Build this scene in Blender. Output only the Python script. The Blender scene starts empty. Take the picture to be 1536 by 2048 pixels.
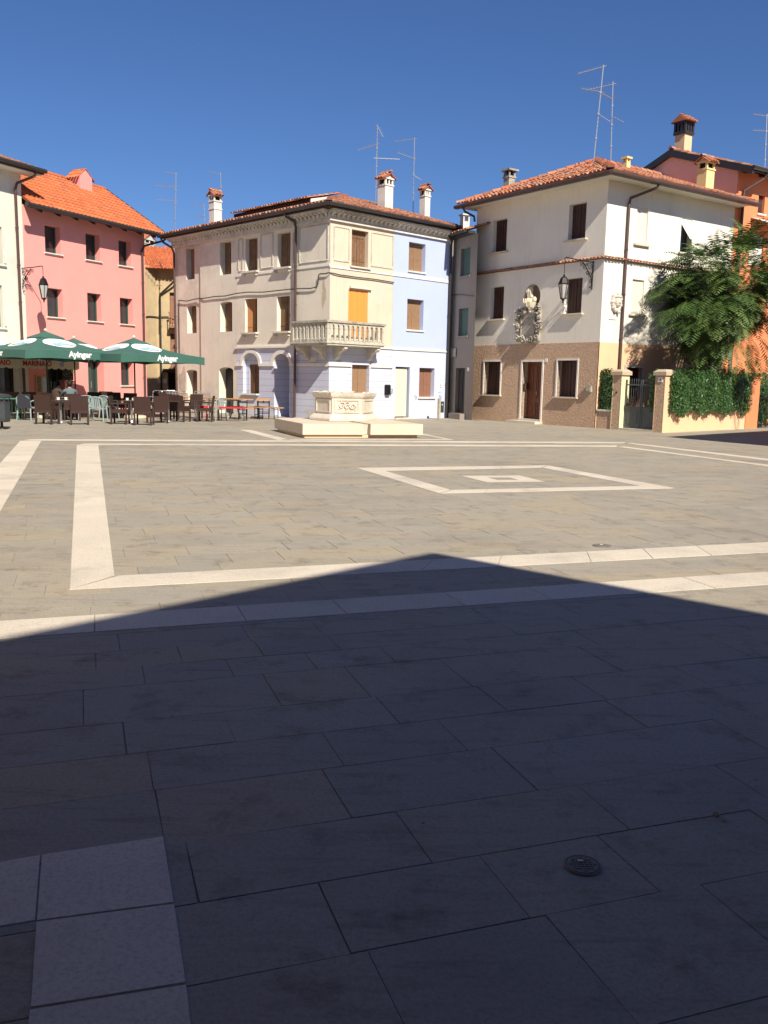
import bpy, bmesh, math, random
from mathutils import Vector, Matrix, geometry
random.seed(7)
sc = bpy.context.scene
C = sc.collection
PI = math.pi
# ------------------------------------------------------------------ camera
F = 1760.0; PITCH = math.radians(8.5); ROLL = math.radians(1.15); EYE = 1.55
_d = Vector((-math.sin(ROLL)*math.cos(PITCH), math.cos(ROLL)*math.cos(PITCH), math.sin(PITCH)))   # world down, in camera axes (x right, y down, z ahead)
_Z = -_d
_Y = (Vector((0, 0, 1)) - math.sin(PITCH)*_d).normalized()
_X = _Y.cross(_Z)
MC = Matrix((_X, _Y, _Z))
camd = bpy.data.cameras.new('camera'); cam = bpy.data.objects.new('camera', camd); C.objects.link(cam)
camd.sensor_fit = 'VERTICAL'; camd.sensor_height = 24; camd.lens = F/2048*24
camd.clip_start = 0.05; camd.clip_end = 3000
r_, u_, b_ = MC @ Vector((1, 0, 0)), MC @ Vector((0, -1, 0)), MC @ Vector((0, 0, -1))
cam.matrix_world = Matrix(((r_.x, u_.x, b_.x, 0), (r_.y, u_.y, b_.y, 0), (r_.z, u_.z, b_.z, EYE), (0, 0, 0, 1)))
sc.camera = cam
sc.render.resolution_x = 768; sc.render.resolution_y = 1024
# ------------------------------------------------------------------ sky, sun, exposure
SUNH = Vector((0.427, -0.904, 0)).normalized(); SUNEL = math.radians(40.3)
w = bpy.data.worlds.new('World'); sc.world = w; w.use_nodes = True
nt = w.node_tree; nt.nodes.clear()
sky = nt.nodes.new('ShaderNodeTexSky'); sky.sky_type = 'NISHITA'; sky.sun_disc = False
sky.sun_elevation = SUNEL; sky.sun_rotation = math.atan2(SUNH.x, SUNH.y)
sky.altitude = 0; sky.air_density = 1.0; sky.dust_density = 0.0; sky.ozone_density = 6.0
bg = nt.nodes.new('ShaderNodeBackground'); bg.inputs[1].default_value = 0.057
wo = nt.nodes.new('ShaderNodeOutputWorld')
tn = nt.nodes.new('ShaderNodeMix'); tn.data_type = 'RGBA'; tn.blend_type = 'MULTIPLY'; tn.inputs[0].default_value = 1; tn.inputs[7].default_value = (.70, .84, 1.10, 1)   # deep polarised blue
nt.links.new(sky.outputs[0], tn.inputs[6]); nt.links.new(tn.outputs[2], bg.inputs[0]); nt.links.new(bg.outputs[0], wo.inputs[0])
sd = bpy.data.lights.new('sun', 'SUN'); sd.energy = 4.9; sd.angle = math.radians(0.5); sd.color = (1, 0.91, 0.78)
so = bpy.data.objects.new('sun', sd); C.objects.link(so)
ldir = -(SUNH*math.cos(SUNEL) + Vector((0, 0, math.sin(SUNEL))))
so.rotation_euler = ldir.to_track_quat('-Z', 'Y').to_euler(); so.location = (20, -30, 40)
sc.view_settings.view_transform = 'Standard'; sc.view_settings.look = 'None'
sc.view_settings.exposure = 0.56; sc.view_settings.gamma = 1.0

# ------------------------------------------------------------------ helpers
def V(*a): return Vector(a)
def ray(px, py): return MC @ Vector(((px-768)/F, (py-1024)/F, 1))
def G(px, py, z=0.0):
    r = ray(px, py); k = (z-EYE)/r.z
    return V(r.x*k, r.y*k, z)
def at(px, py, y):
    r = ray(px, py); k = y/r.y
    return V(r.x*k, y, EYE+r.z*k)
def tagp(o, label=None, cat=None, group=None, kind=None):
    if label: o['label'] = label
    if cat: o['category'] = cat
    if group: o['group'] = group
    if kind: o['kind'] = kind
    return o
class Fr:
    """a vertical plane: origin o, direction d along it, n into the building"""
    def __init__(s, o, d, n): s.o = V(o[0], o[1], 0); s.d = V(d[0], d[1], 0).normalized(); s.n = V(n[0], n[1], 0).normalized()
    def p(s, u, d, z): return s.o + s.d*u + s.n*d + V(0, 0, z)
    def off(s, d, u=0): return Fr(s.o + s.n*d + s.d*u, s.d, s.n)
    def uz(s, px, py, off=0):
        r = ray(px, py); o = s.o + s.n*off; k = (s.n.dot(o))/(s.n.x*r.x+s.n.y*r.y)
        q = V(r.x*k, r.y*k, 0) - o
        return q.dot(s.d), EYE + r.z*k
WORLD = Fr((0, 0), (1, 0), (0, 1))
class MB:
    def __init__(s): s.v = []; s.f = []; s.t = []; s.m = []; s.mi = 0
    def poly(s, pts, tint=0.5):
        i = len(s.v); s.v += [Vector(p) for p in pts]; s.f.append(list(range(i, i+len(pts)))); s.t.append(tint); s.m.append(s.mi)
    def box(s, fr, u0, u1, d0, d1, z0, z1, tint=0.5):
        P = [fr.p(u, d, z) for z in (z0, z1) for d in (d0, d1) for u in (u0, u1)]
        for q in ((0, 1, 5, 4), (2, 6, 7, 3), (0, 4, 6, 2), (1, 3, 7, 5), (4, 5, 7, 6), (0, 2, 3, 1)): s.poly([P[k] for k in q], tint)
        return s
    def b(s, x, y, z, sx, sy, sz, rz=0, tint=0.5):
        """box centred x,y with bottom z"""
        f = Fr((x, y), (math.cos(rz), math.sin(rz)), (-math.sin(rz), math.cos(rz)))
        return s.box(f, -sx/2, sx/2, -sy/2, sy/2, z, z+sz, tint)
    def prism(s, ring0, ring1, tint=0.5, caps=True):
        n = len(ring0)
        for k in range(n): s.poly([ring0[k], ring0[(k+1) % n], ring1[(k+1) % n], ring1[k]], tint)
        if caps: s.poly(list(reversed(ring0)), tint); s.poly(ring1, tint)
        return s
    def tube(s, pts, r, n=6, r1=None, tint=0.5):
        pts = [Vector(p) for p in pts]; rings = []
        up = V(0, 0, 1); a = None
        for i, p in enumerate(pts):
            t = (pts[min(i+1, len(pts)-1)] - pts[max(i-1, 0)])
            if t.length < 1e-9: t = up.copy()
            t.normalize()
            if a is None: a = t.orthogonal().normalized()
            else:
                a = a - t*a.dot(t)
                a = t.orthogonal().normalized() if a.length < 1e-5 else a.normalized()
            bb = t.cross(a)
            rr = r if r1 is None else r + (r1-r)*i/max(1, len(pts)-1)
            rings.append([p + (a*math.cos(2*PI*k/n) + bb*math.sin(2*PI*k/n))*rr for k in range(n)])
        for i in range(len(rings)-1): s.prism(rings[i], rings[i+1], tint, False)
        s.poly(list(reversed(rings[0])), tint); s.poly(rings[-1], tint)
        return s
    def lathe(s, c, prof, n=16, tint=0.5, ph=0.0):
        c = Vector(c); rings = []
        for r, z in prof: rings.append([c + V(r*math.cos(ph+2*PI*k/n), r*math.sin(ph+2*PI*k/n), z) for k in range(n)])
        for i in range(len(rings)-1): s.prism(rings[i], rings[i+1], tint, False)
        s.poly(list(reversed(rings[0])), tint); s.poly(rings[-1], tint)
        return s
    def ball(s, c, r, sz=(1, 1, 1), n=10, m=7, tint=0.5):
        c = Vector(c); rings = []
        for j in range(1, m):
            th = PI*j/m
            rings.append([c + V(r*sz[0]*math.sin(th)*math.cos(2*PI*k/n), r*sz[1]*math.sin(th)*math.sin(2*PI*k/n), -r*sz[2]*math.cos(th)) for k in range(n)])
        for i in range(len(rings)-1): s.prism(rings[i], rings[i+1], tint, False)
        lo = c - V(0, 0, r*sz[2]); hi = c + V(0, 0, r*sz[2])
        for k in range(n): s.poly([lo, rings[0][(k+1) % n], rings[0][k]], tint); s.poly([hi, rings[-1][k], rings[-1][(k+1) % n]], tint)
        return s
    def holed(s, fr, outer, holes, d0, d1=None, tint=0.5, reveal=None):
        """flat outline (u,z) with holes at depth d0; reveal depth per hole; d1 closes a slab"""
        loops = [[V(u, z, 0) for u, z in outer]] + [[V(u, z, 0) for u, z in h] for h in holes]
        flat = [p for l in loops for p in l]
        for tri in geometry.tessellate_polygon(loops):
            s.poly([fr.p(flat[k].x, d0, flat[k].y) for k in tri], tint)
            if d1 is not None: s.poly([fr.p(flat[k].x, d1, flat[k].y) for k in tri], tint)
        for i, l in enumerate(loops):
            if i == 0 and d1 is None: continue
            e = d1 if d1 is not None else d0 + (reveal[i-1] if isinstance(reveal, list) else reveal)
            for k in range(len(l)):
                a, b = l[k], l[(k+1) % len(l)]
                s.poly([fr.p(a.x, d0, a.y), fr.p(b.x, d0, b.y), fr.p(b.x, e, b.y), fr.p(a.x, e, a.y)], tint)
        return s
    def build(s, name, mats, parent=None, base=None, smooth=False, local=False):
        org = V(0, 0, 0)
        if parent is not None: org = ORG.get(parent.name, V(0, 0, 0))
        elif base is not None: org = Vector(base)
        elif s.v and not local:
            xs = [p.x for p in s.v]; ys = [p.y for p in s.v]; zs = [p.z for p in s.v]
            org = V((min(xs)+max(xs))/2, (min(ys)+max(ys))/2, min(zs))
        me = bpy.data.meshes.new(name)
        me.from_pydata([p - org for p in s.v], [], s.f)
        for mt in (mats if isinstance(mats, (list, tuple)) else [mats]): me.materials.append(mt)
        me.polygons.foreach_set('material_index', s.m)
        at_ = me.attributes.new('tint', 'FLOAT', 'FACE'); at_.data.foreach_set('value', s.t)
        bm = bmesh.new(); bm.from_mesh(me)
        bmesh.ops.remove_doubles(bm, verts=bm.verts, dist=1e-5) if (smooth or len(s.f) < 30000) else None
        bmesh.ops.recalc_face_normals(bm, faces=bm.faces); bm.to_mesh(me); bm.free()
        if smooth:
            me.polygons.foreach_set('use_smooth', [True]*len(me.polygons))
        o = bpy.data.objects.new(name, me); C.objects.link(o)
        if parent is not None: o.parent = parent; ORG[o.name] = org
        else: o.location = org; ORG[o.name] = org
        return o
ORG = {}
def thing(name, label, cat, loc, group=None, rz=0):
    o = bpy.data.objects.new(name, None); C.objects.link(o); o.location = loc; o.rotation_euler = (0, 0, rz)
    o.empty_display_size = 0.3
    ORG[o.name] = Vector(loc) if rz == 0 else V(0, 0, 0)
    return tagp(o, label, cat, group)
def copy_tree(o, parent=None):
    c = o.copy(); C.objects.link(c)
    if parent is not None: c.parent = parent
    for ch in list(o.children): copy_tree(ch, c)
    return c

# ------------------------------------------------------------------ materials
def mat(name, col, rough=0.85, col2=None, scale=3.0, mix=0.5, bump=0.0, bscale=40.0, metal=0.0, stain=None, stain_amt=0.0, tint=None, lines=None, fine=0.0, spec=0.3, trans=False, streak=0.0, bdist=0.02):
    m = bpy.data.materials.new(name); m.use_nodes = True; t = m.node_tree; N = t.nodes; L = t.links
    bs = N['Principled BSDF']; bs.inputs['Roughness'].default_value = rough; bs.inputs['Metallic'].default_value = metal
    bs.inputs['Specular IOR Level'].default_value = spec
    tc = N.new('ShaderNodeTexCoord')
    def noise(sc_, det=6, rg=0.6, vec=None):
        n = N.new('ShaderNodeTexNoise'); n.inputs['Scale'].default_value = sc_; n.inputs['Detail'].default_value = det; n.inputs['Roughness'].default_value = rg
        L.new(vec or tc.outputs['Object'], n.inputs['Vector']); return n.outputs['Fac']
    def ramp(fac, a, b):
        r = N.new('ShaderNodeMapRange'); r.inputs['From Min'].default_value = a; r.inputs['From Max'].default_value = b; L.new(fac, r.inputs['Value']); return r.outputs[0]
    def mixc(fac, A, B, k=None):
        x = N.new('ShaderNodeMix'); x.data_type = 'RGBA'
        if isinstance(fac, float): x.inputs[0].default_value = fac
        else: L.new(fac, x.inputs[0])
        for i, c in ((6, A), (7, B)):
            if isinstance(c, tuple): x.inputs[i].default_value = (*c, 1)
            else: L.new(c, x.inputs[i])
        return x.outputs[2]
    def mul(a, k):
        x = N.new('ShaderNodeMath'); x.operation = 'MULTIPLY'; L.new(a, x.inputs[0])
        if isinstance(k, float): x.inputs[1].default_value = k
        else: L.new(k, x.inputs[1])
        return x.outputs[0]
    c = tuple(col)
    if tint:      # list of colours picked by the per-face tint
        at_ = N.new('ShaderNodeAttribute'); at_.attribute_name = 'tint'
        cr = N.new('ShaderNodeValToRGB'); cr.color_ramp.elements[0].color = (*tint[0], 1); cr.color_ramp.elements[1].color = (*tint[-1], 1)
        for i, k in enumerate(tint[1:-1]):
            e = cr.color_ramp.elements.new((i+1)/(len(tint)-1)); e.color = (*k, 1)
        L.new(at_.outputs['Fac'], cr.inputs[0]); c = cr.outputs[0]
    if col2 is not None:
        c = mixc(mul(ramp(noise(scale), 0.35, 0.68), float(mix)), c, tuple(col2))
    if stain is not None:
        c = mixc(mul(ramp(noise(scale*0.37, 9, 0.72), 0.5, 0.66), float(stain_amt)), c, tuple(stain))
    if streak:
        mp = N.new('ShaderNodeMapping'); mp.inputs['Scale'].default_value = (5, 5, 0.35); L.new(tc.outputs['Object'], mp.inputs[0])
        c = mixc(mul(ramp(noise(1.6, 6, 0.65, mp.outputs[0]), 0.52, 0.75), float(streak)), c, tuple(x*0.55 for x in col))
    if fine:
        c = mixc(mul(ramp(noise(bscale*1.5, 3, 0.7), 0.45, 0.7), float(fine)), c, tuple(x*0.45 for x in col))
    h = None
    if lines:     # horizontal grooves every lines[0] metres
        sp = N.new('ShaderNodeSeparateXYZ'); L.new(tc.outputs['Object'], sp.inputs[0])
        md = N.new('ShaderNodeMath'); md.operation = 'MODULO'; L.new(sp.outputs['Z'], md.inputs[0]); md.inputs[1].default_value = lines[0]
        lt = N.new('ShaderNodeMath'); lt.operation = 'LESS_THAN'; L.new(md.outputs[0], lt.inputs[0]); lt.inputs[1].default_value = lines[1]
        c = mixc(mul(lt.outputs[0], 0.55), c, tuple(x*0.4 for x in col))
        h = lt.outputs[0]
    if isinstance(c, tuple): bs.inputs['Base Color'].default_value = (*c, 1)
    else: L.new(c, bs.inputs['Base Color'])
    if bump:
        bp = N.new('ShaderNodeBump'); bp.inputs['Strength'].default_value = bump; bp.inputs['Distance'].default_value = bdist
        L.new(noise(bscale, 5, 0.65), bp.inputs['Height'])
        L.new(bp.outputs[0], bs.inputs['Normal'])
    return m
M = {}
M['white_wall'] = mat('white_plaster', (.80, .76, .66), .9, (.75, .71, .61), 1.2, .5, .25, 30, stain=(.60, .56, .48), stain_amt=.3, streak=.2)
M['left_wall'] = mat('ivory_plaster', (.76, .72, .61), .9, (.68, .63, .54), 1.2, .6, .25, 30, stain=(.48, .45, .4), stain_amt=.3, streak=.2)
M['rough'] = mat('roughcast_brown', (.60, .42, .29), .95, (.50, .34, .23), 5, .6, 1.0, 14, fine=.6, bdist=.06)
M['pink'] = mat('pink_plaster', (.82, .345, .31), .9, (.77, .31, .275), 1.0, .5, .2, 30, stain=(.6, .2, .18), stain_amt=.15)
M['cream'] = mat('cream_plaster', (.66, .56, .435), .9, (.63, .53, .405), 1.6, .6, .25, 24, stain=(.55, .48, .38), stain_amt=.5, streak=.3)
M['greyplaster'] = mat('grey_beige_plaster', (.76, .70, .58), .92, (.68, .62, .51), 1.0, .7, .35, 18, stain=(.48, .43, .36), stain_amt=.4, streak=.2)
M['rose_plaster'] = mat('rosy_old_plaster', (.71, .675, .57), .92, (.65, .595, .50), .8, .7, .4, 14, stain=(.38, .33, .29), stain_amt=.55, streak=.3)
M['lilac'] = mat('lilac_plaster', (.50, .56, .75), .9, (.56, .61, .75), 1.3, .6, .25, 24, stain=(.72, .71, .68), stain_amt=.35, streak=.05)
M['rustic'] = mat('lilac_rusticated', (.54, .565, .69), .9, (.60, .62, .69), 1.3, .6, .25, 24, stain=(.72, .71, .68), stain_amt=.4, lines=(.25, .018))
M['blue'] = mat('blue_plaster', (.43, .51, .78), .9, (.46, .54, .77), 1.0, .5, .2, 26, stain=(.62, .65, .78), stain_amt=.2)
M['trim'] = mat('white_trim', (.78, .75, .68), .85, (.66, .62, .55), 3, .5, .25, 30, stain=(.42, .39, .34), stain_amt=.35)
M['oldtrim'] = mat('weathered_trim', (.66, .62, .54), .9, (.50, .46, .40), 4, .6, .4, 30, stain=(.28, .25, .21), stain_amt=.5)
M['stone'] = mat('istrian_stone', (.66, .60, .50), .85, (.56, .50, .41), 3, .6, .5, 22, stain=(.34, .31, .26), stain_amt=.55, fine=.2)
M['slabstone'] = mat('pinkish_slab_stone', (.70, .59, .46), .8, (.60, .50, .39), 2.5, .6, .2, 60, stain=(.74, .55, .34), stain_amt=.4, fine=.25)
M['greystone'] = mat('grey_carved_stone', (.46, .42, .35), .9, (.30, .27, .22), 7, .7, .6, 30, stain=(.12, .11, .09), stain_amt=.75, bdist=.03)
M['balcstone'] = mat('balcony_stone', (.56, .53, .44), .9, (.42, .40, .33), 6, .6, .5, 30, stain=(.20, .19, .15), stain_amt=.55)
M['bust'] = mat('cream_statue_stone', (.74, .66, .50), .85, (.60, .53, .40), 8, .5, .3, 40)
M['niche'] = mat('niche_brown', (.25, .20, .13), .9, (.2, .16, .1), 6, .5, .3, 30)
M['sill'] = mat('sill_stone', (.62, .55, .44), .85, (.5, .44, .35), 6, .5, .2, 40)
M['wood_dark'] = mat('dark_brown_shutter', (.075, .036, .028), .6, (.05, .024, .02), 6, .5, .2, 60)
M['wood'] = mat('old_brown_shutter', (.22, .12, .062), .75, (.13, .07, .038), 9, .7, .4, 50, stain=(.3, .22, .15), stain_amt=.4)
M['wood_tan'] = mat('tan_shutter', (.34, .215, .125), .7, (.27, .165, .095), 9, .6, .3, 50)
M['wood_red'] = mat('reddish_shutter', (.30, .155, .10), .7, (.24, .12, .08), 9, .6, .3, 50)
M['door_wood'] = mat('varnished_door', (.19, .065, .03), .45, (.12, .04, .02), 9, .5, .2, 50)
M['orange_open'] = mat('orange_brown_shutter', (.42, .20, .075), .7, (.34, .16, .06), 9, .5, .2, 50)
M['canvas_orange'] = mat('orange_canvas', (.76, .30, .065), .8, (.72, .28, .06), 2, .4, .1, 80)
M['curtain'] = mat('cream_curtain', (.62, .60, .48), .9, (.55, .53, .42), 3, .5, .15, 60)
M['black'] = mat('dark_inside', (.016, .014, .013), .8)
M['darkdoor'] = mat('dark_door', (.03, .026, .024), .5)
M['tile'] = mat('old_roof_tiles', (.42, .15, .08), .9, (.30, .12, .07), 9, .5, .4, 30, tint=[(.16, .10, .075), (.36, .14, .085), (.48, .165, .08), (.30, .19, .13), (.56, .23, .11), (.42, .33, .24)])
M['tile_red'] = mat('red_roof_tiles', (.5, .14, .07), .9, (.38, .12, .06), 9, .4, .4, 30, tint=[(.20, .11, .08), (.42, .14, .075), (.56, .20, .095), (.30, .19, .14), (.60, .28, .15), (.36, .28, .21)])
M['tile_new'] = mat('new_orange_tiles', (.60, .16, .06), .8, (.45, .13, .055), 2.5, .55, .3, 30, tint=[(.42, .115, .05), (.60, .165, .06), (.52, .15, .06), (.66, .21, .08), (.56, .15, .055)], stain=(.30, .13, .08), stain_amt=.4)
M['gutter'] = mat('brown_gutter', (.085, .05, .042), .45, (.06, .036, .03), 5, .5, .05, 30, spec=.5)
M['gutter_dark'] = mat('dark_gutter', (.030, .028, .028), .4, (.045, .04, .036), 5, .5, .05, 30, spec=.5)
M['eavewood'] = mat('eave_timber', (.05, .03, .022), .8, (.035, .02, .015), 8, .5, .3, 30)
M['soffit'] = mat('soffit_white', (.70, .66, .58), .9, (.62, .58, .5), 3, .4, .1, 30)
M['chim_white'] = mat('white_chimney', (.74, .71, .64), .9, (.60, .56, .50), 3, .5, .4, 25, stain=(.35, .32, .28), stain_amt=.4, streak=.3)
M['chim_yellow'] = mat('yellow_chimney', (.74, .62, .30), .9, (.66, .55, .27), 3, .5, .3, 25)
M['iron'] = mat('wrought_iron', (.022, .02, .02), .5, (.04, .035, .03), 20, .5, .1, 60, metal=.6)
M['galv'] = mat('galvanised_steel', (.55, .56, .58), .4, (.40, .41, .42), 20, .5, .05, 60, metal=.7)
M['steel'] = mat('brushed_aluminium', (.62, .63, .64), .3, (.5, .51, .52), 20, .4, .05, 60, metal=.9)
M['wicker'] = mat('brown_wicker', (.058, .030, .023), .65, (.03, .015, .012), 60, .6, .8, 90)
M['plastic'] = mat('grey_green_plastic', (.30, .38, .37), .45, (.26, .33, .32), 4, .4, .03, 60, spec=.5)
M['plastic_green'] = mat('green_plastic', (.05, .17, .12), .4, (.04, .14, .10), 4, .4, .03, 60, spec=.5)
M['canopy'] = mat('green_canopy', (.045, .125, .098), .75, (.058, .15, .12), 1.5, .7, .25, 12, bdist=.04)
M['print_white'] = mat('white_print', (.80, .81, .78), .8)
M['print_blue'] = mat('blue_print', (.16, .42, .68), .8, (.45, .62, .74), 9, .8)
M['print_grey'] = mat('grey_print', (.25, .33, .31), .8)
M['red'] = mat('red_fabric', (.62, .03, .04), .8, (.5, .025, .03), 5, .5, .2, 60)
M['awning'] = mat('cream_awning', (.80, .72, .52), .85, (.72, .64, .46), 2, .5, .1, 50)
M['awning_white'] = mat('white_awning', (.80, .76, .72), .8, (.74, .70, .66), 2, .5, .1, 50)
M['bench_wood'] = mat('orange_bench_wood', (.60, .29, .09), .5, (.5, .23, .07), 12, .6, .2, 50)
M['green_frame'] = mat('green_frame', (.03, .095, .07), .45, (.025, .08, .06), 5, .4)
M['green_shutter'] = mat('green_roller', (.075, .13, .105), .6, (.06, .11, .09), 5, .5, .1, 40, lines=(.05, .012))
M['bin'] = mat('anthracite_bin', (.055, .062, .068), .5, (.045, .05, .055), 6, .4, .05, 60, metal=.3)
M['orange_wall'] = mat('orange_plaster', (.74, .255, .115), .9, (.68, .23, .10), 1.2, .5, .2, 26, stain=(.65, .2, .08), stain_amt=.2)
M['gable'] = mat('rosy_gable', (.80, .53, .41), .92, (.74, .49, .38), 1.0, .7, .3, 14, stain=(.66, .40, .32), stain_amt=.5)
M['peach'] = mat('peach_plaster', (.78, .52, .32), .9, (.72, .47, .29), 2, .5, .2, 26)
M['pillar_yellow'] = mat('pale_yellow_plaster', (.80, .73, .44), .9, (.76, .68, .33), 2, .4, .2, 26)
M['yellow_wall'] = mat('old_yellow_plaster', (.54, .43, .25), .92, (.38, .29, .18), 1.6, .6, .4, 16, stain=(.38, .28, .17), stain_amt=.6, streak=.3)
M['greyhouse'] = mat('grey_alley_plaster', (.28, .24, .205), .92, (.23, .20, .17), 1.4, .5, .3, 18)
M['gate'] = mat('grey_gate_paint', (.11, .125, .13), .5, (.08, .09, .095), 6, .5, .1, 40, metal=.2)
M['bark'] = mat('grey_bark', (.10, .075, .052), .95, (.06, .045, .032), 12, .6, .8, 20)
M['leaf'] = mat('feathery_leaf', (.05, .12, .025), .55, (.035, .09, .02), 1.2, .5, 0, 10, tint=[(.05, .10, .025), (.085, .15, .035), (.135, .20, .045), (.20, .27, .07)], spec=.4)
M['hedge_leaf'] = mat('hedge_leaf', (.04, .12, .025), .45, (.03, .09, .02), 1.5, .5, 0, 10, tint=[(.014, .042, .010), (.030, .085, .018), (.055, .125, .028), (.09, .17, .045)], spec=.5)
M['band'] = mat('white_band_stone', (.66, .60, .49), .8, (.58, .52, .42), 1.5, .6, .5, 48, fine=.45, bdist=.004, tint=[(.62, .55, .44), (.69, .62, .50), (.66, .585, .475), (.72, .645, .52)], stain=(.36, .33, .28), stain_amt=.6)
M['plaque'] = mat('white_plaque', (.75, .73, .66), .6)
M['ink'] = mat('dark_ink', (.05, .05, .06), .7)
M['cover'] = mat('worn_iron_cover', (.24, .215, .185), .7, (.17, .15, .13), 30, .6, .3, 80, metal=.2)
M['skin'] = mat('skin', (.42, .24, .17), .6)
M['hair'] = mat('dark_hair', (.012, .009, .008), .6, bump=.4, bscale=80)
M['shirt_dark'] = mat('brown_shirt', (.07, .045, .035), .9, bump=.3, bscale=20)
M['shirt_blue'] = mat('grey_blue_shirt', (.12, .15, .17), .9, bump=.3, bscale=20)
M['trousers'] = mat('dark_trousers', (.03, .032, .04), .9)
M['asphaltish'] = mat('joint_mortar', (.22, .195, .155), .95, (.34, .305, .24), 2.0, .8, .3, 60)
def glass(name, col, rough=.08):
    m = mat(name, col, rough, spec=.7); return m
M['glass'] = glass('window_glass', (.03, .035, .04))
M['lampglass'] = glass('lamp_glass', (.42, .42, .40), .2)

# paving: slabs tinted one by one, with dirt, gum spots and cracks
def paving_mat():
    m = mat('paving_stone', (.40, .35, .28), .8, (.345, .31, .25), .9, .45, .5, 38, bdist=.004,
            tint=[(.335, .31, .255), (.365, .33, .26), (.385, .34, .258), (.35, .32, .262), (.39, .345, .258), (.365, .34, .28), (.375, .335, .252), (.42, .35, .245)],
            stain=(.25, .225, .185), stain_amt=.65, fine=.4)
    t = m.node_tree; N = t.nodes; L = t.links; bs = N['Principled BSDF']
    src = bs.inputs['Base Color'].links[0].from_socket
    tc = N.new('ShaderNodeTexCoord')
    def math_(op, a, b):
        x = N.new('ShaderNodeMath'); x.operation = op
        for i_, q in enumerate((a, b)):
            if q is None: continue
            if isinstance(q, (int, float)): x.inputs[i_].default_value = q
            else: L.new(q, x.inputs[i_])
        return x.outputs[0]
    def tone(fac, k):
        nonlocal src
        x = N.new('ShaderNodeMix'); x.data_type = 'RGBA'; x.blend_type = 'MULTIPLY'; L.new(fac, x.inputs[0]); L.new(src, x.inputs[6]); x.inputs[7].default_value = k; src = x.outputs[2]
    def nz(sc_, det, rg, vec=None):
        n = N.new('ShaderNodeTexNoise'); n.inputs['Scale'].default_value = sc_; n.inputs['Detail'].default_value = det; n.inputs['Roughness'].default_value = rg
        L.new(vec or tc.outputs['Object'], n.inputs['Vector']); return n.outputs['Fac']
    def step(fac, a, b):
        r = N.new('ShaderNodeMapRange'); r.inputs['From Min'].default_value = a; r.inputs['From Max'].default_value = b; L.new(fac, r.inputs['Value']); return r.outputs[0]
    for sc_, th, k in ((2.1, .05, (.42, .42, .43, 1)), (5.3, .06, (.5, .49, .47, 1))):          # trodden gum and pits
        vo = N.new('ShaderNodeTexVoronoi'); vo.inputs['Scale'].default_value = sc_; L.new(tc.outputs['Object'], vo.inputs['Vector'])
        sep = N.new('ShaderNodeSeparateColor'); L.new(vo.outputs['Color'], sep.inputs[0])
        wob = math_('MULTIPLY', nz(40, 2, .5), .02)
        d_ = math_('ADD', vo.outputs['Distance'], wob)
        tone(math_('LESS_THAN', d_, math_('SUBTRACT', math_('MULTIPLY', sep.outputs[0], th), .006)), k)
    tone(step(nz(3.3, 9, .75), .53, .70), (.60, .59, .57, 1))            # dirt clouds
    tone(step(nz(170, 3, .7), .55, .75), (.55, .54, .52, 1))             # grain
    mp = N.new('ShaderNodeMapping'); mp.inputs['Rotation'].default_value = (0, 0, -.331); mp.inputs['Scale'].default_value = (1.2, 9, 1); L.new(tc.outputs['Object'], mp.inputs[0])
    tone(step(nz(1.5, 7, .7, mp.outputs[0]), .54, .72), (.72, .71, .69, 1))   # bedding marks running along the slabs
    L.new(src, bs.inputs['Base Color'])
    return m
M['paving'] = paving_mat()

# ------------------------------------------------------------------ ground and paving
mb = MB(); mb.poly([V(-900, -900, -.03), V(900, -900, -.03), V(900, 1500, -.03), V(-900, 1500, -.03)])
tagp(mb.build('ground', mat('far_ground', (.20, .18, .15), .95, (.15, .14, .11), .05, .6)), kind='structure')
mb = MB(); mb.poly([V(-40, -14, -.005), V(36, -14, -.005), V(36, 62, -.005), V(-40, 62, -.005)])
tagp(mb.build('paving_bed', M['asphaltish']), kind='structure')
E1 = V(.9456, .3253, 0).normalized(); E2 = V(-E1.y, E1.x, 0)
def gp(a, b, z): return E1*a + E2*b + V(0, 0, z)
mb = MB(); rr = random.Random(3)
b_ = -9.0; row = 0
while b_ < 48:
    h = rr.choice((.30, .36, .36, .42, .48)); a_ = -26 + rr.random()*.8
    while a_ < 32:
        l = rr.choice((.45, .55, .65, .75, .9))
        if rr.random() < .04: l = 1.15
        g = .0014 + .0014*rr.random(); dz = rr.uniform(-.0008, .0008)
        j = lambda: rr.uniform(-.0022, .0022)
        q = [(a_+g+j(), b_+g+j()), (a_+l-g+j(), b_+g+j()), (a_+l-g+j(), b_+h-g+j()), (a_+g+j(), b_+h-g+j())]
        t_ = rr.random() if rr.random() < .8 else rr.choice((.0, .95))
        top = [gp(x, y, dz) for x, y in q]; bot = [gp(x, y, -.006) for x, y in q]
        if abs(a_) < 9 and b_ < 12: mb.prism(bot, top, t_, False); mb.poly(top, t_)
        else: mb.poly(top, t_)
        a_ += l
    b_ += h; row += 1
tagp(mb.build('paving', M['paving'], base=(0, 0, 0)), kind='structure')
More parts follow.
